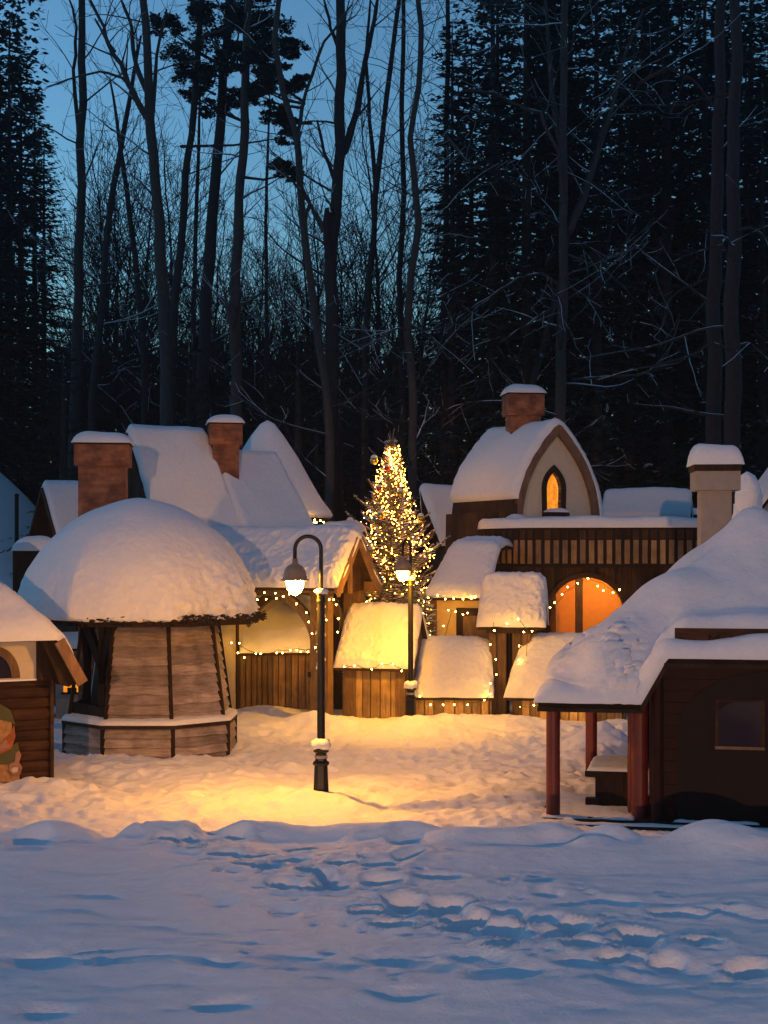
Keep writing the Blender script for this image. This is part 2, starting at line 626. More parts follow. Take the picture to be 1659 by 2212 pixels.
# ------------------------------------------------------------------ camera, sky
cam = bpy.data.cameras.new('camera')
cam.sensor_width = 36
cam.lens = F / 2212 * 36
cam.shift_y = (HZ - 1106) / 2212
cam.clip_start = 0.1
cam.clip_end = 800
camo = bpy.data.objects.new('camera', cam)
camo.location = (0, 0, CZ)
camo.rotation_euler = (R(90), 0, 0)
COL.objects.link(camo)
scene.camera = camo

world = bpy.data.worlds.new('World')
scene.world = world
world.use_nodes = True
wn = world.node_tree
bg = wn.nodes['Background']
sky = nd(wn, 'ShaderNodeTexSky', sky_type='NISHITA')
sky.sun_disc = False
sky.sun_elevation = R(-2.5)
sky.sun_rotation = R(-58)
sky.altitude = 100
mx = nd(wn, 'ShaderNodeMix', data_type='RGBA', blend_type='MULTIPLY')
mx.inputs['Factor'].default_value = 1
mx.inputs['B'].default_value = (0.36, 0.87, 1.32, 1)
wn.links.new(sky.outputs['Color'], mx.inputs['A'])
wn.links.new(mx.outputs['Result'], bg.inputs['Color'])
bg.inputs['Strength'].default_value = 2.3

vs = scene.view_settings
vs.view_transform = 'Standard'
vs.look = 'None'
vs.exposure = 0.0
vs.gamma = 1.0
scene.render.film_transparent = False
cy = scene.cycles
cy.max_bounces = 6
cy.diffuse_bounces = 3
cy.glossy_bounces = 2
cy.transmission_bounces = 2
cy.sample_clamp_indirect = 4
cy.use_denoising = True

hz = MB().box(-170, 170, -70, 100, -2.5, 60)  # box of thin scattering air, added to give the lamps a halo
hm = bpy.data.materials.new('glow_haze')
hm.use_nodes = True
hm.node_tree.nodes.clear()
hv = nd(hm.node_tree, 'ShaderNodeVolumePrincipled')
hv.inputs['Color'].default_value = (0.85, 0.9, 1.0, 1)
hv.inputs['Density'].default_value = 0.0007
hv.inputs['Anisotropy'].default_value = 0.3
ho_ = nd(hm.node_tree, 'ShaderNodeOutputMaterial')
hm.node_tree.links.new(hv.outputs[0], ho_.inputs['Volume'])
hzo = hz.build('haze', hm)
tag(hzo, 'faint haze added to the dusk air for a glow round lamps', 'haze', kind='stuff')

# ------------------------------------------------------------------ ground
def vnoise(x, y, seed):
    """smooth value noise on arrays"""
    r_ = np.random.RandomState(seed)
    tab = r_.rand(256, 256)
    xi, yi = np.floor(x).astype(int), np.floor(y).astype(int)
    fx, fy = x - xi, y - yi
    fx, fy = fx * fx * fx * (fx * (fx * 6 - 15) + 10), fy * fy * fy * (fy * (fy * 6 - 15) + 10)
    a, b = tab[xi & 255, yi & 255], tab[(xi + 1) & 255, yi & 255]
    c, d = tab[xi & 255, (yi + 1) & 255], tab[(xi + 1) & 255, (yi + 1) & 255]
    return (a * (1 - fx) + b * fx) * (1 - fy) + (c * (1 - fx) + d * fx) * fy - 0.5


def fbm(x, y, seed, octs=4, gain=0.5):
    s, a = 0, 1.0
    for i in range(octs):
        s = s + a * vnoise(x * 2 ** i + i * 17.3, y * 2 ** i - i * 9.1, seed + i)
        a *= gain
    return s


def sstep(a, b, x):
    t = np.clip((x - a) / (b - a), 0, 1)
    return t * t * (3 - 2 * t)


FIELD = 0.62


def axis(parts):
    out = []
    for a, b, st in parts:
        n = max(1, int(round((b - a) / st)))
        out += list(np.linspace(a, b, n, endpoint=False))
    out.append(parts[-1][1])
    return np.array(out)


gx = axis([(-160, -40, 8), (-40, -14, 1.2), (-14, -7, 0.25), (-7, 7.5, 0.035), (7.5, 14, 0.25), (14, 40, 1.2), (40, 160, 8)])
gy = axis([(-60, -8, 3), (-8, 5, 0.4), (5, 15.5, 0.035), (15.5, 26, 0.06), (26, 34, 0.11), (34, 60, 0.5), (60, 400, 12)])
GX, GY = np.meshgrid(gx, gy, indexing='ij')
ledge = 14.3 + 0.35 * vnoise(GX * 0.45, GX * 0 + 3.3, 11) + 0.25 * vnoise(GX * 1.3, GX * 0 + 1.3, 12)
m_field = 1 - sstep(0.0, 1.6, GY - ledge)
H = m_field * (FIELD + 0.03 * (GY < 14) * 0)
H += m_field * (0.05 * fbm(GX * 0.30, GY * 0.45, 21, 3) + 0.06 * fbm(GX * 0.9 + 5, GY * 1.5, 31, 3) + 0.016 * fbm(GX * 2.6, GY * 5, 41, 4) + 0.006 * fbm(GX * 9, GY * 14, 45, 3))
# broken lip of the ledge
lip = 0.7 * np.exp(-((GY - ledge + 0.35) / 0.5) ** 2)
H += lip * (0.07 * fbm(GX * 1.3 + 3, GY * 1.6, 51, 3) - 0.01)
# trodden ground between the houses
tr = sstep(15.2, 16.5, GY) * (1 - sstep(27.5, 33, GY))
rough = fbm(GX * 2.2, GY * 3.0, 61, 4, 0.6)
H += tr * (0.085 * rough + 0.10 * fbm(GX * 0.5, GY * 0.6, 71, 3) + 0.02 * fbm(GX * 7, GY * 8, 75, 3) - 0.05 * np.abs(fbm(GX * 4.1, GY * 4.6, 81, 2)))
bank = np.exp(-((GY - 28.9) / 0.9) ** 2)
H += bank * (0.10 + 0.16 * fbm(GX * 1.0, GY * 1.0, 91, 3)) + sstep(29, 31, GY) * 0.04
# the snowy slope rising behind the left-hand houses, and the gentle rise under the wood
H += 6.6 * np.exp(-(((GX + 13.5) / 4.5) ** 2 + ((GY - 47.5) / 5.0) ** 2))
H += 1.5 * sstep(45, 75, GY) + 0.3 * fbm(GX * 0.2, GY * 0.2, 95, 3) * sstep(36, 50, GY)


PIT, RIM = np.zeros_like(H), np.zeros_like(H)


def stampe(x, y, rx, ry, ang, dep, rim=0.4, p=3.2):
    rr = max(rx, ry) * 2.4
    i0, i1 = np.searchsorted(gx, x - rr), np.searchsorted(gx, x + rr)
    j0, j1 = np.searchsorted(gy, y - rr), np.searchsorted(gy, y + rr)
    if i1 <= i0 or j1 <= j0:
        return
    dx, dy = GX[i0:i1, j0:j1] - x, GY[i0:i1, j0:j1] - y
    c, s = math.cos(ang), math.sin(ang)
    wob = 1 + 0.35 * vnoise(dx * 7 + x * 13, dy * 7 + y * 5, 99)
    q = (((dx * c + dy * s) / rx) ** 2 + ((-dx * s + dy * c) / ry) ** 2) ** 0.5 * wob
    PIT[i0:i1, j0:j1] = np.minimum(PIT[i0:i1, j0:j1], -dep * np.exp(-q ** p))
    RIM[i0:i1, j0:j1] = np.maximum(RIM[i0:i1, j0:j1], dep * rim * np.exp(-((q - 1.3) / 0.4) ** 2))


gr = random.Random(5)


def GP(u, v, z=FIELD):
    Y = (CZ - z) * F / (v - HZ)
    return X_at(u, Y), Y


def track(pts, step, lanes, rx, ry, dep, jit=0.08):
    W = [Vector(GP(u, v)) for u, v in pts]
    side = 0
    for a, b in zip(W, W[1:]):
        n = max(1, int((b - a).length / step))
        d = (b - a).normalized()
        nrm = Vector((-d.y, d.x))
        for i in range(n):
            for l in lanes:
                side += 1
                q = a.lerp(b, (i + gr.uniform(0, 0.8)) / n) + nrm * (l + (0.09 if side % 2 else -0.09)) + Vector((gr.uniform(-jit, jit), gr.uniform(-jit, jit)))
                stampe(q.x, q.y, rx * gr.uniform(0.75, 1.3), ry * gr.uniform(0.75, 1.3), math.atan2(d.y, d.x) + gr.uniform(-0.4, 0.4), dep * gr.uniform(0.6, 1.2))
                for c_ in range(6):
                    stampe(q.x + gr.uniform(-0.45, 0.45), q.y + gr.uniform(-0.35, 0.35), gr.uniform(0.03, 0.08), gr.uniform(0.03, 0.08), gr.uniform(0, 3), gr.uniform(0.01, 0.035), 0.9, 2)


track([(385, 1800), (450, 1804), (510, 1825), (570, 1845), (625, 1862), (665, 1885), (720, 1905), (790, 1925), (850, 1945), (900, 1960), (960, 1982),
       (1020, 1985), (1090, 1992), (1170, 2010), (1250, 2030), (1330, 2048), (1450, 2066), (1650, 2095)], 0.32, (-0.22, 0.0, 0.22), 0.13, 0.11, 0.19, 0.12)
track([(880, 1955), (960, 1948), (1040, 1965), (1130, 1985), (1180, 1975)], 0.4, (0,), 0.17, 0.13, 0.10)
track([(30, 2066), (130, 2069), (250, 2063), (400, 2068), (520, 2076), (650, 2082), (760, 2077), (900, 2066), (1000, 2078), (1090, 2096), (1180, 2096), (1300, 2104), (1450, 2108), (1659, 2118)],
      0.42, (0,), 0.22, 0.14, 0.055, 0.12)
track([(820, 1868), (880, 1850), (945, 1832)], 0.4, (0,), 0.17, 0.13, 0.12)
track([(880, 1888), (950, 1898)], 0.4, (0,), 0.18, 0.12, 0.10)
track([(1150, 1908), (1190, 1918), (1230, 1930)], 0.4, (0,), 0.15, 0.12, 0.10)
track([(1290, 1942), (1400, 1955), (1500, 1966), (1650, 1990)], 0.4, (0,), 0.22, 0.11, 0.09)
for u, v, rx, ry, dep in ((870, 2142, 0.27, 0.10, 0.07), (900, 2132, 0.2, 0.06, 0.05), (490, 2170, 0.25, 0.09, 0.07), (95, 2193, 0.22, 0.09, 0.07), (610, 1953, 0.16, 0.10, 0.07), (470, 1938, 0.2, 0.1, 0.05),
                          (440, 1925, 0.22, 0.1, 0.05), (455, 1800, 0.2, 0.2, 0.16), (420, 1812, 0.3, 0.14, 0.12), (60, 1812, 0.26, 0.22, 0.12), (60, 1842, 0.24, 0.12, 0.09), (1240, 1945, 0.2, 0.07, 0.06),
                          (1480, 2100, 0.25, 0.1, 0.06), (1400, 2140, 0.25, 0.1, 0.05), (200, 1930, 0.3, 0.1, 0.05), (350, 1990, 0.3, 0.1, 0.04), (240, 1795, 0.2, 0.2, 0.1), (880, 1810, 0.2, 0.18, 0.08)):
    x, y = GP(u, v)
    stampe(x, y, rx * 0.75, ry * 1.4, 0.05, dep * 0.8, 0.25, 3)
for u, v, r_, h in ((1100, 1815, 0.24, 0.12), (1170, 1805, 0.30, 0.12), (1215, 1812, 0.2, 0.07), (1320, 1812, 0.24, 0.12), (1280, 1830, 0.22, 0.09), (1540, 1822, 0.42, 0.2), (1615, 1845, 0.36, 0.16), (1000, 1812, 0.28, 0.14),
                    (500, 1792, 0.5, 0.07), (620, 1800, 0.3, 0.05), (300, 1795, 0.24, 0.12), (380, 1792, 0.2, 0.10), (120, 1792, 0.3, 0.12), (900, 1800, 0.3, 0.08), (780, 1797, 0.4, 0.07)):
    x, y = GP(u, v)
    H += h * np.exp(-(((GX - x) / r_) ** 2 + ((GY - y) / (r_ * 0.8)) ** 2) ** 1.3)
# trodden holes on the path, heaps against the walls and the posts
for k in range(420):
    x, y = gr.uniform(-6, 5), gr.uniform(17.5, 28.5)
    stampe(x, y, gr.uniform(0.1, 0.2), gr.uniform(0.08, 0.16), gr.uniform(0, 3), gr.uniform(0.03, 0.09), 0.5, 3)
for x, y, r_, h in ((-0.82, 19.9, 0.5, 0.17), (-0.4, 19.6, 0.5, 0.08), (0.50, 28.6, 0.4, 0.14), (3.5, 24.6, 0.7, 0.5), (3.1, 23.5, 0.5, 0.15), (-1.5, 29.3, 0.35, 0.18), (-2.4, 30.9, 0.7, 0.17),
                    (-4.3, 23.6, 2.6, 0.05), (-4.6, 21.0, 0.5, 0.16), (-5.6, 20.6, 0.8, 0.1), (2.6, 29.2, 0.6, 0.14), (1.2, 29.3, 0.6, 0.10), (1.5, 18.4, 0.7, 0.10)):
    H += h * np.exp(-(((GX - x) / r_) ** 2 + ((GY - y) / r_) ** 2))
H += 0.78 * PIT + 0.6 * RIM * np.exp(PIT * 25)
nxg, nyg = GX.shape
co = np.stack([GX, GY, H], -1).reshape(-1, 3).astype(np.float32)
idx = np.arange(nxg * nyg).reshape(nxg, nyg)
q = np.stack([idx[:-1, :-1], idx[1:, :-1], idx[1:, 1:], idx[:-1, 1:]], -1).reshape(-1, 4).astype(np.int32)
me = bpy.data.meshes.new('snow_ground')
me.vertices.add(len(co))
me.vertices.foreach_set('co', co.ravel())
me.loops.add(q.size)
me.loops.foreach_set('vertex_index', q.ravel())
me.polygons.add(len(q))
me.polygons.foreach_set('loop_start', np.arange(0, q.size, 4, dtype=np.int32))
me.polygons.foreach_set('use_smooth', np.ones(len(q), dtype=bool))
me.materials.append(SNOW)
me.update()
me.validate()
go = bpy.data.objects.new('ground', me)
COL.objects.link(go)
tag(go, 'trodden snow covering the whole ground with a line of footprints', kind='structure')


def gz(x, y):
    i = min(max(np.searchsorted(gx, x), 0), nxg - 1)
    j = min(max(np.searchsorted(gy, y), 0), nyg - 1)
    return float(H[i, j])


# ------------------------------------------------------------------ street lamps
def street_lamp(x, y, ang, label, z=0.0, hgt=3.5, power_mat=None, power=400):
    t = thing('street_lamp', (x, y, z), ang, label, 'street lamp', 'street lamps with curved necks')
    base = MB().lathe([(0.118, -0.3), (0.118, 0.02), (0.112, 0.05), (0.098, 0.33), (0.092, 0.50), (0.112, 0.51), (0.115, 0.53), (0.1, 0.55), (0.082, 0.56), (0.075, 0.62), (0.078, 0.66), (0.108, 0.68), (0.11, 0.71), (0.06, 0.73)], n=8, rot=R(22.5))
    bo = base.build('base', BLACK, t)
    MB().lathe([(0.084, 0.59), (0.084, 0.63)], n=16).build('band', GPLAST, bo)
    MB().lathe([(0.052, 0.72), (0.050, 2.60), (0.058, 2.61), (0.06, 2.64), (0.055, 2.66), (0.055, 2.71), (0.064, 2.72), (0.064, 2.75), (0.03, 2.77)], n=20).build('pole', BLACK, t, smooth=False)
    path = [(0, 0, 2.75), (0, 0, 3.2)]
    r_ = 0.17
    for i in range(0, 19):
        a = math.pi * i / 18
        path.append((-r_ + r_ * math.cos(a), 0, 3.31 + r_ * math.sin(a)))
    path.append((-2 * r_, 0, 3.16))
    MB().tube(path, 0.026, 12).build('neck', BLACK, t, smooth=True)
    hood = MB().lathe([(0.036, 3.19), (0.036, 3.13), (0.05, 3.12), (0.10, 3.09), (0.135, 3.04), (0.152, 2.98), (0.158, 2.925), (0.186, 2.915), (0.19, 2.905), (0.152, 2.903), (0.12, 2.96), (0.06, 3.03)], c=(-2 * r_, 0, 0), n=32)
    hood.build('lamp_shade', SHADE, t, smooth=True)
    MB().lathe([(0.02, 2.715), (0.07, 2.745), (0.1, 2.80), (0.113, 2.86), (0.113, 2.91), (0.09, 2.95), (0.03, 2.96)], c=(-2 * r_, 0, 0), n=24).build('lamp_glass', power_mat or LAMP, t, smooth=True)
    dl = bpy.data.lights.new('downlight', 'SPOT')
    dl.energy = power
    dl.color = (1.0, 0.38, 0.012)
    dl.spot_size = R(165)
    dl.spot_blend = 1.0
    dl.shadow_soft_size = 0.1
    do_ = bpy.data.objects.new('downlight', dl)
    COL.objects.link(do_)
    do_.parent = t
    do_.location = (-2 * r_, 0, 2.69)
    for nm, z0, rr, hh in (('snow_collar', 0.73, 0.115, 0.11), ('snow_ring', 2.755, 0.078, 0.035)):
        mb = MB().lathe([(0.04, z0 - 0.02), (rr, z0 - 0.02), (rr * 1.1, z0 + hh * 0.3), (rr, z0 + hh * 0.8), (rr * 0.7, z0 + hh), (0.045, z0 + hh * 1.1)], n=22)
        mb.v = [tuple(Vector(p) * 1.0 + Vector((mn.noise(Vector(p) * 17), mn.noise(Vector(p) * 17 + Vector((5, 5, 5))), mn.noise(Vector(p) * 14) * 0.8)) * rr * 0.35) for p in mb.v]
        mb.build(nm, SNOWC, t, smooth=True)
    return t


street_lamp(-0.82, 19.9, 0, 'black street lamp with curved neck and glowing globe, nearest in the open square')
street_lamp(0.498, 28.6, 64, 'smaller far street lamp lit in front of the christmas tree', z=0.05, power_mat=LAMPF, power=300)

# ------------------------------------------------------------------ string lights
def octa(r, n=8, m=5):
    prof = [(max(1e-4, r * math.sin(math.pi * i / m)), -r * math.cos(math.pi * i / m)) for i in range(m + 1)]
    return MB().lathe(prof, n=n)


bulb_mesh = None


def string_lights(label, pts, bulbs=None, every=None, sag=0.03, r=0.026, drops=0.0):
    """pts: world polyline of the cable; bulbs: explicit world points"""
    global bulb_mesh
    pts = [Vector(p) for p in pts]
    root = thing('string_lights', pts[0], 0, label, 'string lights', 'warm string lights hung on the village')
    cab = []
    for a, b in zip(pts, pts[1:]):
        n = max(2, int((b - a).length / 0.08))
        for i in range(n):
            t = i / n
            p = a.lerp(b, t)
            cab.append(p - pts[0] + Vector((mn.noise(p * 5) * 0.012, 0, -sag * 4 * t * (1 - t) + mn.noise(p * 7) * 0.012)))
    cab.append(pts[-1] - pts[0])
    MB().tube(cab, 0.006, 5).build('cable', CABLE, root)
    bl = [Vector(b) for b in (bulbs or pts)]
    for b in bl:
        if bulb_mesh is None:
            bo = octa(0.0135).build('bulb', BULB, root, smooth=True)
            bulb_mesh = bo.data
        else:
            bo = bpy.data.objects.new('bulb', bulb_mesh)
            COL.objects.link(bo)
            bo.parent = root
        bo.location = b - pts[0] + Vector((0, -0.02, -0.02))
        bo.scale = (r / 0.026,) * 3
    return root


def pxs(lst, Y):
    return [P(u, v, Y) for u, v in lst]


# ------------------------------------------------------------------ small play houses in the middle
def playhouse(label, x, y, rz, Lx, D, ze, zr, th=0.2, over=0.12, fo=0.1, wallmat=None, corner=None, seed=0, crust=0.0, w=0.16, cat='playhouse', lean=0.0, smat=None, z=0.0, rise=0.0, dark=()):
    """x,y: front left corner of the walls"""
    t = thing('playhouse', (x, y, z), rz, label, cat, 'little plank houses round the square')
    pf = gable_prof(D, ze, zr, fo)
    fr = MB()
    planks(fr, 0, Lx, 0.0, -0.2, ze - 0.02, w=w)
    fr.box(0.01, Lx - 0.01, 0.001, 0.04, -0.2, ze - 0.03, tone=-0.4)
    fr.build('front_wall', wallmat or W_AMBER, t)
    bk = MB()
    planks(bk, 0, Lx, D + 0.04, -0.2, ze - 0.02, w=w)
    bk.build('back_wall', wallmat or W_AMBER, t)
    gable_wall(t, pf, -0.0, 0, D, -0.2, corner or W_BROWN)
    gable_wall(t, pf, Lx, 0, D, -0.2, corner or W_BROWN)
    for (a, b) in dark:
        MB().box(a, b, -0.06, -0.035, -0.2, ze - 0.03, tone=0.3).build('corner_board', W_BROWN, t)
    MB().box(-0.02, Lx + 0.02, -0.075, -0.04, ze - 0.14, ze - 0.04, tone=0.4).build('fascia_board', W_BROWN, t)
    roof(t, pf, -over, Lx + over, th=th, seed=seed, crust=crust, lean0=lean, lean1=lean, smat=smat, nu=72, nv=90)
    return t


# centre house
playhouse('amber plank playhouse beneath the tall snow roof, left of the far street lamp', -0.77, 30.05, -15, 1.24, 1.5, 1.2, 2.12, th=0.2, over=0.13, fo=0.16, seed=3, crust=0.05, w=0.2,
          dark=((0, 0.24), (1.04, 1.24)), rise=0.1, lean=0.03)
# low house right of the lamp
playhouse('low plank playhouse with broad rounded snow roof, between far lamp and narrow gate', 0.62, 30.15, -3, 1.46, 1.7, 0.54, 1.34, th=0.27, over=0.04, fo=0.12, seed=5, crust=0.04, w=0.19, lean=0.02)
# right low house
playhouse('low plank playhouse half hidden behind the red porch roof', 2.72, 30.0, -10, 1.95, 1.7, 0.55, 1.4, th=0.3, over=0.1, fo=0.12, seed=6, crust=0.04, w=0.19, lean=0.25)

# narrow gate house on two plank legs
t = thing('gate_tower', (2.12, 30.7, 0), -9, 'tall narrow gate house on two plank legs with fluffy snow roof', 'gate tower')
for x0, x1 in ((0, 0.36), (0.46, 0.86)):
    mb = MB()
    planks(mb, x0, x1, 0, -0.2, 1.95, w=0.2)
    mb.box(x0 + 0.01, x1 - 0.02, 0.001, 0.85, -0.2, 1.95, tone=0.1)
    mb.build('leg', W_AMBER if x0 > 9 else W_BROWN, t)
MB().beam((-0.22, -0.06, 1.86), (1.1, -0.06, 1.86), 0.1, 0.17).beam((-0.22, 0.9, 1.86), (1.1, 0.9, 1.86), 0.1, 0.17).beam((-0.05, -0.1, 1.74), (0.95, -0.1, 1.74), 0.08, 0.1).build('beam', W_DARK, t)
pf = gable_prof(0.85, 2.0, 2.72, 0.14)
gable_wall(t, pf, 0.02, -0.02, 0.87, 1.8, W_BROWN)
gable_wall(t, pf, 0.96, -0.02, 0.87, 1.8, W_BROWN)
roof(t, pf, -0.16, 1.1, th=0.24, seed=9, crust=0.045, lump=0.03, lean0=0.07, lean1=0.02, nu=76, nv=80)

# plank hut under the arch
playhouse('brown plank hut with sloping snow roof, seen through the wooden arch', -2.98, 31.7, 7, 1.6, 1.7, 1.36, 2.36, th=0.2, over=0.12, fo=0.14, wallmat=W_BROWN, seed=12, w=0.13, lean=-0.12)

# ------------------------------------------------------------------ arched pavilion
t = thing('arched_pavilion', (-1.36, 29.6, 0), -24, 'timber gateway with curved arch, plank gable and long thick snow roof', 'pavilion')
DP = 1.5
pf = [(-0.28, 2.62), (0, 2.82), (DP / 2, 3.62), (DP, 2.82), (DP + 0.28, 2.62)]
for yy in (0.0, DP):
    MB().box(-0.02, 0.36, yy - 0.12, yy + 0.12, -0.2, 2.7, tone=0.45).build('post', W_BROWN, t)
    MB().box(-2.75, -2.45, yy - 0.12, yy + 0.12, -0.2, 2.7, tone=0.4).build('post', W_BROWN, t)
    cx, rx, rz_, zc = -1.15, 1.3, 1.22, 1.42
    A = [(cx + rx * math.cos(a), yy - 0.08, zc + rz_ * math.sin(a)) for a in [math.pi * i / 24 for i in range(25)]]
    B = [(cx + (rx - 0.17) * math.cos(a), yy - 0.08, zc + (rz_ - 0.17) * math.sin(a)) for a in [math.pi * i / 24 for i in range(25)]]
    MB().strip(A, B, (0, 0.12, 0), 0.5).build('arch_brace', W_BROWN, t)
MB().beam((-3.0, -0.05, 2.62), (0.62, -0.05, 2.62), 0.14, 0.2).beam((-3.0, DP, 2.62), (0.62, DP, 2.62), 0.14, 0.2).beam((0.2, -0.2, 2.62), (0.2, DP + 0.2, 2.62), 0.14, 0.16).build('tie_beam', W_BROWN, t)
gable_wall(t, pf, 0.36, 0, DP, 2.55, W_DARKB, w=0.16)
mb = MB()
for s in (-1, 1):
    mb.beam((0.62, DP / 2 + s * 0.05, 3.56), (0.62, DP / 2 + s * 1.0, 2.52), 0.2, 0.06, up=(1, 0, 0))
mb.beam((0.48, DP / 2 - 0.12, 2.5), (0.48, DP / 2 - 0.12, 3.3), 0.12, 0.05, up=(1, 0, 0))
mb.build('gable_trim', W_TRIM, t)
roof(t, pf, -3.5, 0.62, th=0.24, seed=14, crust=0.06, lump=0.03, nu=150, nv=80)
MB().box(-0.06, 0.0, -0.14, -0.1, 0.9, 1.0).build('bracket', BLACK, t)
bark_snow = MB()
for k in range(26):
    z = rng.uniform(0.9, 2.3)
    x = 0.1 + rng.uniform(0, 0.2)
    s_ = rng.uniform(0.015, 0.04)
    bark_snow.box(x, x + s_, -0.14, -0.115, z, z + s_ * rng.uniform(1, 3), taper=0.004)
bark_snow.build('clinging_snow', SNOWC, t)

# ------------------------------------------------------------------ big brick-chimney house at the left, behind
t = thing('steep_roof_house', (-4.46, 30.6, 0), 36, 'steep snow-roofed house with two tall brick chimneys, behind the round kiosk', 'house')
def steep(D, ze, zr, y0=0.0):
    return [(y0 - 0.25, ze - 0.4), (y0 + 0.0, ze), (y0 + D / 2, zr), (y0 + D, ze), (y0 + D + 0.25, ze - 0.4)]
pf = steep(3.0, 3.3, 5.85)
roof(t, pf, 0, 1.85, th=0.15, seed=21, nu=30, nv=60, lean0=0.0, lean1=0.08, rad=0.09, soft=0.07, over=0.0)
gable_wall(t, pf, 0.12, 0, 3.0, 0, W_DARKB, w=0.2)
gable_wall(t, pf, 1.75, 0, 3.0, 0, W_DARKB, w=0.2)
MB().box(0.15, 3.3, 0.05, 0.15, -0.2, 3.2).box(0.15, 3.4, 2.85, 2.95, -0.2, 3.2).build('wall', PLASTER, t)
mb = MB()
mb.beam((0.03, 1.5, 5.78), (0.03, -0.25, 2.82), 0.06, 0.16, up=(1, 0, 0)).beam((0.03, 1.5, 5.78), (0.03, 3.25, 2.82), 0.06, 0.16, up=(1, 0, 0))
mb.build('bargeboard', W_DARK, t)
pf2 = [(-0.75, 2.6), (0.05, 3.7), (1.45, 5.45), (2.85, 3.7), (3.0, 3.4)]
roof(t, pf2, 1.95, 3.55, th=0.17, seed=22, nu=30, nv=50, lean1=0.1, rad=0.1, soft=0.07)
gable_wall(t, pf2, 3.45, 0.15, 2.75, 0, W_DARKB, w=0.2)
chimney(t, (2.13, 1.15), 0.56, 0.55, 4.0, Z_at(916, 32.8), 0.46, BRICK, 0.19, 31, M_rot=R(-36 + 10))

t = thing('small_gable_house', (X_at(118, 31) , 31.6, 0), 38, 'small steep snow gable with dark open front, at far left behind kiosk', 'house')
pf = [(-0.25, 2.9), (0, 3.25), (0.85, 4.72), (1.7, 3.25), (1.95, 2.9)]
roof(t, pf, 0.0, 1.25, th=0.13, seed=23, lean1=0.12, rad=0.08, soft=0.07, over=0.0)
gable_wall(t, pf, 0.35, 0, 1.7, 0, W_LOG, w=0.2)
MB().box(0.36, 1.5, 0.05, 0.12, -0.1, 3.2).build('wall', W_DARKB, t)
mb = MB()
mb.beam((0.03, 0.85, 4.66), (0.03, -0.25, 2.84), 0.06, 0.14, up=(1, 0, 0)).beam((0.03, 0.85, 4.66), (0.03, 1.95, 2.84), 0.06, 0.14, up=(1, 0, 0))
mb.build('bargeboard', W_DARKB, t)
chz = X_at(219, 28.2)
t2 = thing('brick_chimney', (chz, 28.4, 0), 6, 'broad red brick chimney stack rising just behind the domed kiosk', 'chimney')
chimney(t2, (0, 0), 0.86, 0.7, 0, Z_at(958, 28.2), 0.42, BRICK, 0.2, 33)

# small snow-topped ledge far left
t = thing('snowy_box', P(50, 1190, 30.0), 8, 'low dark box roof carrying a rounded lump of snow, far left', 'shed roof')
MB().box(-0.2, 0.5, 0, 0.7, -3.4, 0.0).build('body', W_DARK, t)
def fnb(s, tt):
    return Vector((-0.24 + 0.9 * s, -0.04 + 0.8 * tt, 0.004)), Vector((0, 0, 1))
snow_sheet('roof_snow', t, fnb, 14, 14, 0.9, 0.8, 0.27, rad=0.3)

# round turret roof with flared cone
t = thing('cone_roof_house', (X_at(578, 34.5), 34.5, 0), 0, 'pointed flaring snow cone over a yellow round wall, left of christmas tree', 'house')
MB().lathe([(0.95, -0.1), (0.95, 4.15)], n=28).build('wall', YPLAST, t)
cone = [(1.42, 4.08), (1.1, 4.55), (0.85, 4.95), (0.55, 5.5), (0.28, 6.0), (0.02, 6.1)]
MB().lathe([(1.42, 4.02), (1.44, 4.07)] + [(r_ - 0.03, z - 0.02) for r_, z in cone], n=40).build('roof', W_DARK, t)
ro = t.children[-1]
cs = MB().lathe([(1.3, 4.08), (1.42, 4.09), (1.47, 4.16), (1.42, 4.26), (1.22, 4.55), (0.98, 4.93), (0.66, 5.5), (0.38, 5.95), (0.15, 6.22), (0.01, 6.3)], n=56)
cs.v = [tuple(Vector(p) + Vector((p[0], p[1], 0)).normalized() * 0.03 * mn.noise(Vector(p) * 2)) for p in cs.v]
cs.build('roof_snow', SNOWR, ro, smooth=True)

# two low snowy roofs between cone house and tree
t = thing('low_shed', (X_at(690, 33), 33.4, 0), -6, 'low flat-roofed shed under snow, behind the pavilion ridge', 'shed')
MB().box(0, 0.8, 0, 1.2, -0.1, 3.75).build('wall', W_DARKB, t)
roof(t, [(-0.1, 3.72), (0.6, 3.82), (1.3, 3.72)], -0.05, 0.88, th=0.2, seed=26, nu=20, nv=16)
t = thing('rounded_shed', (X_at(715, 31.5), 31.9, 0), -12, 'little rounded snow hump roof glowing yellow, beside christmas tree left edge', 'shed')
MB().box(0, 0.5, 0, 0.7, -0.1, 3.55).build('wall', W_DARKB, t)
roof(t, [(-0.1, 3.48), (0.35, 3.62), (0.8, 3.48)], -0.05, 0.58, th=0.2, seed=27, nu=20, nv=16)

# ------------------------------------------------------------------ round kiosk with the domed snow roof
KC = Vector((X_at(327, 25.3), 25.3, 0))
t = thing('domed_kiosk', KC, 0, 'octagonal weathered board kiosk under a huge smooth snow dome', 'kiosk')
DIRS = [R(-23 + 45 * k) for k in range(8)]           # vertex bearings, 0 = towards the camera, + = right


def kv(r_, a, z):
    return Vector((r_ * math.sin(a), -r_ * math.cos(a), z))


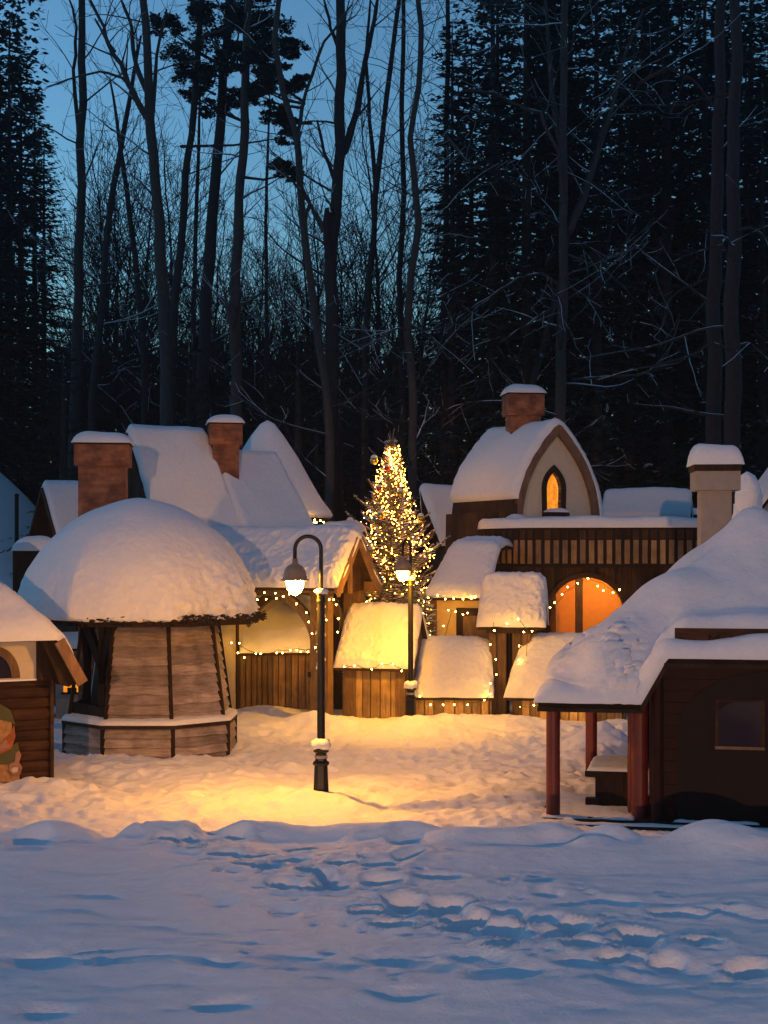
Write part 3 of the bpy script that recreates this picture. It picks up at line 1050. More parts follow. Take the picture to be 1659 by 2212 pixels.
def shingle_face(mb, r0, z0, r1, z1, a0, a1, rows, r=rng, lap=0.045):
    """rough-edged horizontal boards between two vertex bearings"""
    for k in range(rows):
        f0, f1 = k / rows, (k + 0.93) / rows
        A, B = kv(r0 + (r1 - r0) * f0, a0, z0 + (z1 - z0) * f0), kv(r0 + (r1 - r0) * f0, a1, z0 + (z1 - z0) * f0)
        C, D = kv(r0 + (r1 - r0) * f1, a0, z0 + (z1 - z0) * f1), kv(r0 + (r1 - r0) * f1, a1, z0 + (z1 - z0) * f1)
        out = kv(1, (a0 + a1) / 2, 0)
        n = 9
        lo, hi = [], []
        ph = r.uniform(0, 50)
        for i in range(n + 1):
            s = i / n
            wv = mn.noise(Vector((ph + s * 3, 1, 0))) * 0.03 + mn.noise(Vector((ph + s * 9, 4, 0))) * 0.014
            lo.append(A.lerp(B, s) + out * lap + Vector((0, 0, wv - 0.02)))
            hi.append(C.lerp(D, s) + out * 0.004)
        mb.strip(lo, hi, -out * 0.03, r.random())


RP, RW0, RW1, ZP, ZW0, ZW1 = 1.42, 1.33, 1.11, 0.56, 0.66, 2.12
closed = [0, 1, 2, 3]                       # faces with boards (0 = between vertex 0 and 1, front)
pl = MB()
for k in range(8):
    shingle_face(pl, RP, -0.2, RP, ZP - 0.03, DIRS[k], DIRS[(k + 1) % 8] if k < 7 else DIRS[0] + 2 * math.pi, 5)
pl.build('plinth', W_GREY, t)
ledge_ = MB().lathe([(RP + 0.03, ZP - 0.05), (RP + 0.06, ZP - 0.05), (RP + 0.06, ZP), (RW0 - 0.15, ZP + 0.06)], n=8, rot=R(-90 - 23))
ledge_.build('sill_ring', W_DARK, t)
wl = MB()
for k in (0, 1, 2, 3):
    o_k = kv(1, DIRS[k] + R(22.5), 0)
    wl.strip([kv(RW0 - 0.02, DIRS[k], ZW0 - 0.06), kv(RW0 - 0.02, DIRS[k + 1], ZW0 - 0.06)], [kv(RW1 - 0.02, DIRS[k], ZW1), kv(RW1 - 0.02, DIRS[k + 1], ZW1)], -o_k * 0.03, 0.0)
for k in (0, 1, 2, 3):
    shingle_face(wl, RW0, ZW0 - 0.06, RW1, ZW1, DIRS[k], DIRS[k + 1], 10)
wl.build('board_wall', W_GREY, t)
for k in range(8):
    a = DIRS[k]
    MB().beam(kv(RW0 + 0.03, a, ZW0 - 0.08), kv(RW1 + 0.03, a, ZW1 + 0.02), 0.055, 0.055, up=(math.sin(a), -math.cos(a), 0), tone=0.1).build('corner_post', W_DARK, t)
    MB().beam(kv(RP + 0.02, a, -0.2), kv(RP + 0.02, a, ZP - 0.02), 0.06, 0.05, up=(math.sin(a), -math.cos(a), 0), tone=0.1).build('plinth_post', W_DARK, t)
# open bays: rails, inner post with pointed brackets, half-height dark board
for k in (6, 7, 4, 5):
    a0, a1 = DIRS[k], DIRS[k] + R(45)
    out = kv(1, (a0 + a1) / 2, 0)
    A, B = kv(RW0 - 0.02, a0, ZW0), kv(RW0 - 0.02, a1, ZW0)
    mb = MB().prism([A, B, B + Vector((0, 0, 0.16)), A + Vector((0, 0, 0.20))], -out * 0.05, 0.2)
    mb.build('bay_rail', W_DARK, t)
    if k in (7, 6):
        m0 = A.lerp(B, 0.62) * 0.86 + Vector((0, 0, -0.0))
        mb = MB().beam(Vector((m0.x, m0.y, ZP)), Vector((m0.x, m0.y, ZW1)), 0.1, 0.1, tone=0.2)
        mb.beam(Vector((m0.x, m0.y, 1.45)), Vector((m0.x, m0.y, ZW1)) - (B - A).normalized() * 0.42, 0.08, 0.16, tone=0.2)
        mb.beam(Vector((m0.x, m0.y, 1.45)), Vector((m0.x, m0.y, ZW1)) + (B - A).normalized() * 0.3, 0.08, 0.16, tone=0.2)
        mb.build('inner_bracket', W_DARK, t)
for k in (3, 4, 5):
    a0, a1 = DIRS[k], DIRS[k] + R(45)
    out = kv(1, (a0 + a1) / 2, 0)
    MB().prism([kv(RW0 - 0.1, a0, 0.7), kv(RW0 - 0.1, a1, 0.7), kv(RW1 - 0.1, a1, 2.1), kv(RW1 - 0.1, a0, 2.1)], -out * 0.03).build('rear_panel', PALEP, t)
# snow lying on the plinth ledge
def ledgefn(s, tt):
    a = DIRS[0] - R(90) + R(272) * s
    k = ((a - DIRS[0]) % R(45)) - R(22.5)
    oc = math.cos(R(22.5)) / math.cos(k)
    ro_, ri = (RP + 0.07) * oc, (RW0 - 0.04) * oc
    p_ = kv(ro_ + (ri - ro_) * tt, a, ZP + 0.012 + 0.05 * tt)
    return p_, Vector((0, 0, 1))
snow_sheet('ledge_snow', t, ledgefn, 90, 8, 6, 0.2, 0.06, rad=0.05, lump=0.008, seed=41, edges=(1, 1, 1, 0))
# roof: dark fascia and soffit, dome of snow, ragged twigs at the rim
RE, ZE = 1.86, 2.2
fa = MB()
for k in range(8):
    a0, a1 = DIRS[k], DIRS[k] + R(45)
    fa.strip([kv(RE, a0, ZE - 0.07), kv(RE, a1, ZE - 0.07)], [kv(RE, a0, ZE + 0.03), kv(RE, a1, ZE + 0.03)], -kv(1, (a0 + a1) / 2, 0) * 0.05, 0.3)
fa.lathe([(RE - 0.03, ZE - 0.03), (RE - 0.03, ZE), (0.6, ZE + 0.9), (0.1, ZE + 1.0)], n=8, rot=R(-90 - 23))
rf = fa.build('roof', W_DARK, t)
NA, NR = 260, 90
vs_, fs_ = [], []
HD = 1.93
for j in range(NR + 1):
    q_ = j / NR
    ph = q_ * math.pi / 2
    for i in range(NA):
        a = 2 * math.pi * i / NA
        k = ((a - DIRS[0]) % R(45)) - R(22.5)
        oc = math.cos(R(22.5)) / math.cos(k)
        oc = 1 + (oc * 1.05 - 1) * max(0.0, 1 - q_ * 1.8)
        rr = 1.94 * oc * math.cos(ph) ** 1.14
        zz = ZE + 0.05 + HD * math.sin(ph) ** 0.97
        p_ = kv(rr, a, zz) + Vector((-0.2, 0, 0))
        rim = max(0, 1 - q_ * 3.2)
        side = max(0.0, math.sin(a)) ** 1.0 * max(0, 1 - q_ * 1.9)
        n1 = mn.noise(p_ * 2.0) * 0.025 + mn.noise(p_ * 9) * (0.06 * side + 0.02 * rim) + mn.noise(p_ * 21) * (0.05 * side + 0.02 * rim)
        if j == 0:
            p_.z += mn.noise(p_ * 6) * 0.09 + 0.02
        p_ += Vector((p_.x, p_.y, (p_.z - ZE) * 0.8)).normalized() * n1
        vs_.append(p_)
for j in range(NR):
    for i in range(NA):
        i2 = (i + 1) % NA
        fs_.append((j * NA + i, j * NA + i2, (j + 1) * NA + i2, (j + 1) * NA + i))
o_ = len(vs_)
for i in range(NA):
    a = 2 * math.pi * i / NA
    k = ((a - DIRS[0]) % R(45)) - R(22.5)
    vs_.append(kv((RE - 0.02) * math.cos(R(22.5)) / math.cos(k), a, ZE + 0.0))
for i in range(NA):
    i2 = (i + 1) % NA
    fs_.append((i2, i, o_ + i, o_ + i2))
fs_.append(tuple(NR * NA + i for i in range(NA)))
MB().add(vs_, fs_).build('roof_snow', SNOWR, rf, smooth=True)
tw = MB()
tr_ = random.Random(3)
for k in range(420):
    a = tr_.uniform(-R(100), R(110))
    kk = ((a - DIRS[0]) % R(45)) - R(22.5)
    r_ = (RE + tr_.uniform(-0.0, 0.13)) * math.cos(R(22.5)) / math.cos(kk)
    p_ = kv(r_, a, ZE + tr_.uniform(-0.03, 0.09) + 0.05 * mn.noise(Vector((a * 5, 0, 0))))
    d_ = Vector((tr_.uniform(-1, 1), tr_.uniform(-1, 1), tr_.uniform(-0.5, 0.4))).normalized()
    L_ = tr_.uniform(0.05, 0.14)
    tw.tube([p_ - d_ * L_ / 2, p_ + d_ * L_ / 2], [0.013, 0.007], 4)
tw.build('rim_twigs', W_DARK, rf)
# twig balls: dark lumps of thatch showing through the snow rim
th_ = MB()
for k in range(46):
    a = tr_.uniform(-R(60), R(62))
    kk = ((a - DIRS[0]) % R(45)) - R(22.5)
    r_ = (RE + 0.12) * math.cos(R(22.5)) / math.cos(kk)
    c_ = kv(r_, a, ZE + tr_.uniform(0.0, 0.1))
    s_ = tr_.uniform(0.025, 0.06)
    th_.lathe([(0.2 * s_, -s_ * 0.7), (s_ * 1.2, -s_ * 0.2), (s_, s_ * 0.4), (0.2 * s_, s_ * 0.7)], c=c_, n=6, rot=tr_.uniform(0, 2))
th_.build('thatch_tufts', W_DARK, rf)

# ------------------------------------------------------------------ hut at the left edge with the painted figure
t = thing('log_hut', (X_at(104, 21.7), 21.7, 0), 32, 'dark log hut cut off by left edge, cream band and painted figure', 'hut')
mb = MB()
z = -0.3
while z < 1.45:
    h_ = rng.uniform(0.13, 0.17)
    mb.tube([(-3, 0.03, z), (0, 0.03, z)], h_ * 0.66, 10, tone=rng.random())
    mb.tube([(0.0, 0.0, z), (0.0, 2.2, z)], h_ * 0.53, 10, tone=rng.random())
    z += h_
mb.box(-3, -0.02, 0.0, 0.06, -0.3, 2.1, 0.2).box(-0.06, 0.0, 0.0, 2.2, -0.3, 2.1, 0.2)
mb.box(0.0, 0.05, -0.1, 0.1, -0.3, 1.47, 0.5)
mb.build('wall', W_LOG, t)
MB().box(-3, -0.18, -0.07, -0.0, 1.5, 2.07).build('plaster_band', PLASTER, t)
MB().box(-3, -0.1, -0.1, -0.04, 1.475, 1.5).build('sill_snow', SNOWR, t)
MB().box(-0.2, 0.1, -0.12, 0.05, 1.475, 2.08, 0.1).build('corner_panel', W_DARKB, t)
wx = Lc(t, P(-6, 1465, 21.1)).x
A = [(wx + 0.36 * math.cos(a), -0.10, 1.52 + 0.45 * math.sin(a)) for a in [math.pi * i / 18 for i in range(19)]]
B = [(wx + 0.24 * math.cos(a), -0.10, 1.52 + 0.33 * math.sin(a)) for a in [math.pi * i / 18 for i in range(19)]]
wf = MB().strip(A, B, (0, 0.04, 0), 0.4).build('arched_window', W_BROWN, t)
MB().prism([(p_[0], -0.075, p_[2]) for p_ in B], (0, 0.01, 0)).build('pane', GLASS, wf)

HR = 1.55
def hutroof(x, y):
    s = 1.02
    z = min(2.1 + (y + 0.35) * s, 2.1 + (2.6 - y) * s, 1.46 + (0.34 - x) * 1.9, 1.88 + (0.18 - x) * 0.95, HR + 2.0)
    return z
hr = MB()
vs_, fs_ = [], []
nx_, ny_ = 24, 20
for i in range(nx_ + 1):
    for j in range(ny_ + 1):
        x_, y_ = -3.2 + 3.52 * i / nx_, -0.35 + 2.95 * j / ny_
        vs_.append((x_, y_, hutroof(x_, y_) - 0.0))
for i in range(nx_ + 1):
    for j in range(ny_ + 1):
        x_, y_ = -3.2 + 3.52 * i / nx_, -0.35 + 2.95 * j / ny_
        vs_.append((x_, y_, hutroof(x_, y_) - 0.06))
m_ = ny_ + 1
Nn = (nx_ + 1) * m_
for i in range(nx_):
    for j in range(ny_):
        a, b, c, d = i * m_ + j, (i + 1) * m_ + j, (i + 1) * m_ + j + 1, i * m_ + j + 1
        fs_ += [(a, b, c, d), (Nn + d, Nn + c, Nn + b, Nn + a)]
for i in range(nx_):
    fs_.append((i * m_, (i + 1) * m_, Nn + (i + 1) * m_, Nn + i * m_))
    fs_.append((i * m_ + ny_, (i + 1) * m_ + ny_, Nn + (i + 1) * m_ + ny_, Nn + i * m_ + ny_))
for j in range(ny_):
    fs_.append((j, j + 1, Nn + j + 1, Nn + j))
    k_ = nx_ * m_
    fs_.append((k_ + j, k_ + j + 1, Nn + k_ + j + 1, Nn + k_ + j))
rf = MB().add(vs_, fs_, 0.3).build('roof', W_DARKB, t)
hf_sheet('roof_snow', rf, hutroof, -3.25, 0.32, -0.4, 2.6, 70, 46, 0.2, rad=0.22, lump=0.03, seed=51)
MB().beam((0.02, -0.40, 2.04), (0.36, -0.40, 1.43), 0.16, 0.05, up=(0, -1, 0), tone=0.9).build('bargeboard', W_TRIM, t)
MB().prism([(-0.2, -0.3, 2.05), (0.05, -0.3, 2.05), (0.32, -0.3, 1.46), (0.2, -0.3, 1.38), (0.06, -0.3, 1.42), (-0.0, -0.3, 1.6)], (0, 0.25, 0), 0.1).build('eave_soffit', W_DARKB, t)
# painted wooden figure on the wall
fg = MB().prism([(-0.62, -0.13, 0.1), (-0.62, -0.13, 0.62), (-0.38, -0.13, 0.5), (-0.32, -0.13, 0.36), (-0.24, -0.13, 0.1)], (0, 0.02, 0)).build('painted_figure', HATG, t)
fcx = Lc(t, P(14, 1600, 21.2)).x


def px_fig(lst, y):
    """outline in photograph proportions laid on the wall plane"""
    return [(fcx + (u - 14) * 0.0084, y, Z_at(v, 21.25)) for u, v in lst]


for o_ in list(t.children):
    if o_.name.startswith('painted_figure'):
        bpy.data.objects.remove(o_, do_unlink=True)
fg = MB().prism(px_fig([(-40, 1690), (-40, 1630), (10, 1622), (28, 1612), (36, 1640), (38, 1690)], -0.14), (0, 0.02, 0)).build('painted_figure', SKIN, t)
MB().prism(px_fig([(-40, 1645), (-40, 1622), (12, 1618), (34, 1605), (40, 1640), (22, 1652)], -0.146), (0, 0.02, 0)).build('tunic', HATG, fg)
MB().prism(px_fig([(-40, 1600), (-34, 1560), (0, 1548), (24, 1560), (26, 1600), (0, 1612)], -0.146), (0, 0.01, 0)).build('face', SKIN, fg)
MB().prism(px_fig([(-44, 1560), (-26, 1524), (0, 1516), (22, 1534), (30, 1566), (22, 1560), (0, 1552), (-26, 1562)], -0.155), (0, 0.02, 0)).build('cap', HATG, fg)
MB().prism(px_fig([(-36, 1596), (-16, 1610), (4, 1606), (22, 1584), (28, 1566), (30, 1592), (24, 1616), (4, 1628), (-30, 1624)], -0.158), (0, 0.012, 0)).build('beard', BEARD, fg)
MB().prism(px_fig([(-14, 1600), (4, 1606), (14, 1598), (20, 1612), (4, 1622), (-14, 1616)], -0.163), (0, 0.01, 0)).build('mouth', PINK, fg)
MB().prism(px_fig([(-8, 1570), (-4, 1562), (2, 1570), (0, 1580), (-6, 1580)], -0.163), (0, 0.01, 0)).build('eye', W_DARKB, fg)
MB().prism(px_fig([(20, 1650), (18, 1664), (26, 1676), (38, 1674), (42, 1660), (36, 1648), (40, 1632), (36, 1622), (30, 1628), (29, 1646)], -0.160), (0, 0.015, 0)).build('hand', PINK, fg)
MB().prism(px_fig([(22, 1664), (26, 1658), (34, 1659), (33, 1668), (26, 1670)], -0.166), (0, 0.01, 0)).build('cuff', PLASTER, fg)

# lit window of a shed seen through the kiosk
t = thing('lit_shed', (X_at(120, 30), 30.0, 0), 0, 'dark shed whose lit orange window shows through the open kiosk', 'shed')
MB().box(0, 0.6, 0, 0.9, -0.1, 1.45).build('wall', GPLAST, t)
zw = Z_at(1496, 29.9)
w_ = MB().box(0.16, 0.5, -0.02, -0.003, zw, zw + 0.28).build('window', WINGLOW, t)
MB().box(0.12, 0.54, -0.06, -0.021, zw - 0.04, zw).box(0.24, 0.42, -0.05, -0.021, zw, zw + 0.09).build('window_bar', W_DARK, w_)
roof(t, [(-0.1, 1.42), (0.45, 1.6), (1.0, 1.42)], -0.06, 0.66, th=0.13, seed=61, nu=14, nv=14)

# ------------------------------------------------------------------ the big house at the right: chapel gable, balcony, arched room
BY = 33.4
t = thing('gothic_house', (X_at(1050, BY), BY, 0), 0, 'large dark timber house with pointed chapel gable, lit arch and picket balcony', 'house')
curve = []
for i in range(0, 30):
    s_ = i / 29
    if s_ < 0.35:
        a = s_ / 0.35
        curve.append(Vector((1.3 * a, 1.3 * (1 - a) ** 1.8 + 0.12 * (1 - a), 0)))
    else:
        b = (s_ - 0.35) / 0.65
        curve.append(Vector((1.3 + 3.7 * b, -0.25 * b, 0)))


def along(d):
    acc = 0
    for a, b in zip(curve, curve[1:]):
        l = (b - a).length
        if acc + l >= d:
            return a.lerp(b, (d - acc) / l), (b - a).normalized()
        acc += l
    return curve[-1].copy(), (curve[-1] - curve[-2]).normalized()


CL = sum((b - a).length for a, b in zip(curve, curve[1:]))
zT, zB = Z_at(1140, BY), Z_at(1226, BY)
fz = MB()
fz.strip([p_ + Vector((0, 0, zB)) for p_ in curve], [p_ + Vector((0, 0, zT)) for p_ in curve], (0, 0.08, 0), 0.2)
fz.strip([p_ + Vector((0, -0.03, zT - 0.045)) for p_ in curve], [p_ + Vector((0, -0.03, zT)) for p_ in curve], (0, 0.03, 0), 0.1)
fz.strip([p_ + Vector((0, -0.03, zB)) for p_ in curve], [p_ + Vector((0, -0.03, zB + 0.05)) for p_ in curve], (0, 0.03, 0), 0.1)
bo = fz.build('balcony_band', W_DARK, t)
d_ = 0.1
while d_ < CL - 0.15:
    p_, tn = along(d_)
    w_ = 0.115
    n_ = Vector((tn.y, -tn.x, 0))
    q_ = p_ + n_ * 0.012
    zz0, zz1 = zB + 0.085 + rng.uniform(-0.008, 0.008), zT - 0.27 + rng.uniform(-0.008, 0.008)
    A, B = q_ - tn * w_ / 2, q_ + tn * w_ / 2
    MB().prism([A + Vector((0, 0, zz0)), B + Vector((0, 0, zz0)), B + Vector((0, 0, zz1)), A + Vector((0, 0, zz1))], n_ * 0.02, rng.random()).build('picket', W_PICK, bo)
    d_ += 0.192
ub = MB()
d_ = 0.1
while d_ < CL - 0.15:
    p_, tn = along(d_)
    n_ = Vector((tn.y, -tn.x, 0))
    q_ = p_ + n_ * 0.012
    A, B = q_ - tn * 0.07, q_ + tn * 0.07
    ub.prism([A + Vector((0, 0, zT - 0.25)), B + Vector((0, 0, zT - 0.25)), B + Vector((0, 0, zT - 0.05)), A + Vector((0, 0, zT - 0.05))], n_ * 0.015, rng.random())
    d_ += 0.192
ub.build('upper_boards', W_DARKB, bo)
# flat deck and its thick snow
MB().prism([p_ + Vector((0, 0.09, zT - 0.06)) for p_ in curve] + [Vector((5.0, 3.2, zT - 0.06)), Vector((0.0, 3.2, zT - 0.06))], (0, 0, 0.055), 0.3).build('deck', W_DARK, t)


def deckfn(s, tt):
    p_, tn = along(s * CL)
    q_ = p_ + Vector((0, -0.07, 0))
    b_ = Vector((p_.x, 3.2, 0))
    if s < 0.35:
        b_ = Vector((-0.02 + p_.x * 1.0, 3.2, 0))
        q_ = p_ + Vector((-0.07, -0.02 - 0.05 * s / 0.35, 0))
    return q_.lerp(b_, tt) + Vector((0, 0, zT + 0.004)), Vector((0, 0, 1))


snow_sheet('deck_snow', t, deckfn, 60, 40, 6, 3.3, 0.24, rad=0.2, lump=0.02, seed=71, edges=(1, 1, 1, 0))
# ground floor wall with an arched opening
acx, arx, aspr, aty = X_at(1268, BY) - t.location.x, 0.83, Z_at(1325, BY), Z_at(1246, BY)
lw = MB()
x_ = 0.6
while x_ < 5.0:
    w_ = 0.1
    xm = x_ + w_ / 2 - acx
    zb_ = -0.2
    if abs(xm) < arx:
        zb_ = aspr + (aty - aspr) * math.sqrt(1 - (xm / arx) ** 2)
    if zb_ > 0 or abs(xm) >= arx:
        lw.box(x_, x_ + w_ - 0.006, 0.06, 0.12, zb_, zB + 0.02, rng.random())
    x_ += w_
lw.box(0.0, 0.6, 0.9, 1.0, -0.2, zB, 0.2)
lw.build('front_wall', W_DARKB, t)
arcp = [math.pi * i / 28 for i in range(29)]
A = [(acx + (arx + 0.09) * math.cos(a), -0.0, aspr + (aty - aspr + 0.09) * math.sin(a)) for a in arcp]
B = [(acx + (arx - 0.02) * math.cos(a), -0.0, aspr + (aty - aspr - 0.02) * math.sin(a)) for a in arcp]
A = [(A[0][0], 0, -0.1)] + A + [(A[-1][0], 0, -0.1)]
B = [(B[0][0], 0, -0.1)] + B + [(B[-1][0], 0, -0.1)]
MB().strip(A, B, (0, 0.14, 0), 0.3).build('arch_trim', W_DARKB, t)
rm = MB().box(2.0 - 0.4, 4.6, 1.7, 1.78, -0.1, 3.0).box(1.55, 1.62, 0.2, 1.7, -0.1, 3.0).box(4.6, 4.68, 0.2, 1.7, -0.1, 3.0).build('room_wall', OPLAST, t)
MB().box(1.5, 4.7, 0.12, 1.8, 2.9, 2.98).build('room_ceiling', W_BROWN, t)
lx = lambda u, yy: X_at(u, BY + yy) - t.location.x
fr = MB()
fr.box(lx(1243, 0.9), lx(1243, 0.9) + 0.16, 0.85, 0.95, -0.1, 2.9, 0.2)
fr.box(lx(1203, 0.9), lx(1243, 0.9), 0.85, 0.93, 1.35, 1.5, 0.2).box(lx(1203, 0.9), lx(1203, 0.9) + 0.1, 0.85, 0.93, -0.1, 1.5, 0.2).box(lx(1203, 0.9) + 0.1, lx(1243, 0.9), 0.88, 0.92, -0.1, 1.35, 0.6)
fr.build('door_frame', W_BROWN, t)
ld = bpy.data.lights.new('room_lamp', 'POINT')
ld.color = (1, 0.5, 0.14)
ld.energy = 55
ld.shadow_soft_size = 0.12
lo = bpy.data.objects.new('room_lamp', ld)
COL.objects.link(lo)
lo.parent = t
lo.location = (acx + 0.5, 0.7, 2.7)
# curly iron bracket at the balcony corner
br = MB()
cz_ = Z_at(1198, BY)
pts_ = [(0.0, 0.9, cz_ - 0.02), (-0.1, 0.88, cz_ + 0.03), (-0.19, 0.87, cz_ + 0.03)]
for i in range(9):
    a = R(90 + i * 38)
    pts_.append((-0.2 + 0.035 * math.cos(a) * (1 - i * 0.06), 0.87, cz_ - 0.005 + 0.035 * math.sin(a) * (1 - i * 0.06)))
br.tube(pts_, 0.008, 6).tube([(0.02, 0.9, cz_ - 0.06), (-0.08, 0.88, cz_ + 0.02)], 0.007, 6)
br.build('iron_bracket', BLACK, t)

# chapel storey
ch = MB()
CR = Matrix.Translation(Lc(t, Vector((X_at(1200, 35.0), 35.0, zT)))) @ Matrix.Rotation(R(28), 4, 'Z')
Wc, Hc, Lc_ = 1.12, 2.38, 2.75


def arch(w, h, n=28):
    """gothic outline from left foot over the apex to right foot (x, z)"""
    pts = []
    for i in range(n + 1):
        z = h * i / n
        pts.append((-w * (1 - (z / h) ** 2.35), z))
    return pts + [(-a, b) for a, b in reversed(pts[:-1])]


fa_ = MB()
pts_ = arch(Wc, Hc)
win = arch(0.21, 0.42, 8)
# facade as strips round the window opening
wx_, wz_ = -0.10, 0.98          # window springing
ow = [(-0.2, 0.37)] + [(a * 1.0, b + 0.90) for a, b in win] + [(0.2, 0.37)]
half = len(pts_)
vs_ = [CR @ Vector((a, 0, b)) for a, b in pts_]
# resample the opening to the same count
def resamp(poly, n):
    L = [0]
    for a, b in zip(poly, poly[1:]):
        L.append(L[-1] + math.dist(a, b))
    out = []
    for k in range(n):
        d = L[-1] * k / (n - 1)
        for i in range(1, len(L)):
            if d <= L[i] + 1e-9:
                f_ = (d - L[i - 1]) / max(1e-9, L[i] - L[i - 1])
                out.append((poly[i - 1][0] + (poly[i][0] - poly[i - 1][0]) * f_, poly[i - 1][1] + (poly[i][1] - poly[i - 1][1]) * f_))
                break
    return out
ow2 = [(a + wx_ + 0.04, b) for a, b in resamp(ow, half)]
fa_.strip([CR @ Vector((a, 0, b)) for a, b in pts_], [CR @ Vector((a, 0, b)) for a, b in ow2], CR.to_3x3() @ Vector((0, 0.1, 0)), 0.5)
fa_.prism([CR @ Vector(p_) for p_ in ((-Wc, 0, -0.02), (Wc, 0, -0.02), (ow2[-1][0], 0, 0.37), (ow2[0][0], 0, 0.37))], CR.to_3x3() @ Vector((0, 0.1, 0)))
fac = fa_.build('facade', PLASTER, t)
ofs = 0.1
owo = [(-0.31, 0.34)] + [(a * 1.55, b * 1.35 + 0.90) for a, b in win] + [(0.31, 0.34)]
owo = [(a + wx_ + 0.04, b) for a, b in resamp(owo, half)]
o3 = CR.to_3x3()
wf = MB().strip([CR @ Vector((a, -0.05, b)) for a, b in owo], [CR @ Vector((a, -0.05, b)) for a, b in ow2], o3 @ Vector((0, 0.16, 0)), 0.3)
wf.prism([CR @ Vector(p_) for p_ in ((owo[0][0], -0.05, 0.02), (owo[-1][0], -0.05, 0.02), (owo[-1][0], -0.05, 0.37), (owo[0][0], -0.05, 0.37))], o3 @ Vector((0, 0.05, 0)))
wfo = wf.build('window_frame', W_DARK, t)
MB().prism([CR @ Vector((a, 0.35, b)) for a, b in [(-0.5, 0.1), (0.45, 0.1), (0.45, 1.5), (-0.5, 1.5)]], o3 @ Vector((0, 0.02, 0))).build('window_glow', WINGLOW, wfo)
def wsn(s, tt):
    return CR @ Vector((wx_ + 0.04 - 0.31 + 0.62 * s, -0.22 + 0.22 * tt, 0.385)), Vector((0, 0, 1))
MB().prism([CR @ Vector((wx_ + 0.04 + a, -0.2, 0.2)) for a in ()] or [CR @ Vector(p_) for p_ in ((-0.37, -0.2, 0.3), (0.25, -0.2, 0.3), (0.25, -0.051, 0.3), (-0.37, -0.051, 0.3))], (0, 0, 0.08)).build('window_sill', W_DARK, wfo)
snow_sheet('sill_snow', wfo, wsn, 16, 10, 0.62, 0.2, 0.11, rad=0.2, seed=73)
# barrel roof with timber edge
po = arch(Wc + 0.03, Hc + 0.05)
pi_ = arch(Wc - 0.13, Hc - 0.22)
edge_o = MB().strip([CR @ Vector((a, -0.14, b)) for a, b in po], [CR @ Vector((a, -0.14, b)) for a, b in pi_], o3 @ Vector((0, 0.12, 0)), 0.5)
edge_o.build('arch_bargeboard', W_TRIM, t)
edge_i = MB().strip([CR @ Vector((a, -0.13, b)) for a, b in po], [CR @ Vector((a, -0.13, b)) for a, b in arch(Wc - 0.02, Hc - 0.02)], o3 @ Vector((0, Lc_ + 0.13, 0)), 0.3)
rfc = edge_i.build('barrel_roof', W_DARKB, t)
MB().prism([CR @ Vector((a, Lc_ - 0.1, b)) for a, b in po], o3 @ Vector((0, 0.06, 0))).build('rear_gable', W_DARKB, t)
pfull = arch(Wc + 0.04, Hc + 0.06, 40)
cut = [p_ for p_ in pfull if not (p_[0] < 0 and p_[1] < 0.62) and not (p_[0] > 0 and p_[1] < 0.03)]
at_, Ln_ = resample(cut, 0)


def barrelfn(s, tt):
    c_ = at_(tt)
    a_, b_ = at_(tt - 0.025), at_(tt + 0.025)
    d2 = (b_ - a_).normalized()
    if 0.01 < tt < 0.99:
        c_ = (c_ * 2 + a_ + b_) / 4
    return CR @ Vector((c_.x, -0.15 + (Lc_ + 0.2) * s, c_.y)), (o3 @ Vector((-d2.y, 0, d2.x)))


snow_sheet('barrel_snow', rfc, barrelfn, 30, 70, Lc_, Ln_, 0.14, rad=0.12, lump=0.02, seed=75, up=0.25, crust=0.02, rag=0.03)
# side wall below the snow at the left
sw = MB()
y_ = -0.0
while y_ < Lc_:
    sw.prism([CR @ Vector(p_) for p_ in ((-Wc - 0.035, y_, 0.4), (-Wc - 0.035, y_ + 0.29, 0.4), (-Wc - 0.06, y_ + 0.29, -0.6), (-Wc - 0.06, y_, -0.6))], o3 @ Vector((0.05, 0, 0)), rng.random())
    y_ += 0.3
sw.build('side_wall', W_DARKB, t)
MB().prism([CR @ Vector(p_) for p_ in ((-Wc, 0.1, -4.0), (Wc, 0.1, -4.0), (Wc, Lc_, -4.0), (-Wc, Lc_, -4.0))], (0, 0, 3.9)).build('core_wall', W_DARKB, t)
cp = CR @ Vector((0, 1.35, 0))
chimney(t, (cp.x, cp.y), 0.72, 0.6, zT + 1.6, Z_at(852, 36.2), 0.52, BRICK, 0.2, 77, M_rot=R(8))
# little drift where the deck snow climbs the chapel's foot
MB().lathe([(0.34, -0.05), (0.31, 0.06), (0.22, 0.14), (0.12, 0.2), (0.01, 0.22)], c=CR @ Vector((-Wc + 0.02, -0.05, 0.12)), n=20).build('snow_drift', SNOWR, t, smooth=True)

# annex with yellow wall at the left of it
t = thing('yellow_annex', (X_at(938, 32.6), 32.6, 0), -20, 'yellow plastered annex with drooping grey snow roof beside the gothic house', 'house')
pf = [(-0.2, 2.35), (0.0, 2.55), (0.75, 3.38), (1.3, 3.48), (2.2, 3.4)]
roof(t, pf, 0.18, 1.22, th=0.2, seed=81, nu=50, nv=60, lean0=0.32, crust=0.03)
MB().box(0.0, 1.2, 0.0, 1.4, -0.1, 2.5).build('wall', YPLAST, t)
MB().box(-0.05, 0.06, -0.05, 0.06, -0.1, 2.5).build('corner_post', W_TRIM, t)
w0 = Lc(t, P(990, 1318, 32.5)).x
wfr = MB().box(w0, w0 + 0.72, -0.07, -0.003, 1.98, 2.14, 0.1).box(w0, w0 + 0.13, -0.07, -0.003, 1.0, 1.98, 0.1).build('window_frame', W_DARK, t)
MB().box(w0 + 0.131, w0 + 0.7, -0.04, -0.003, 1.0, 1.979, 0.6).build('shutter', W_BROWN, wfr)

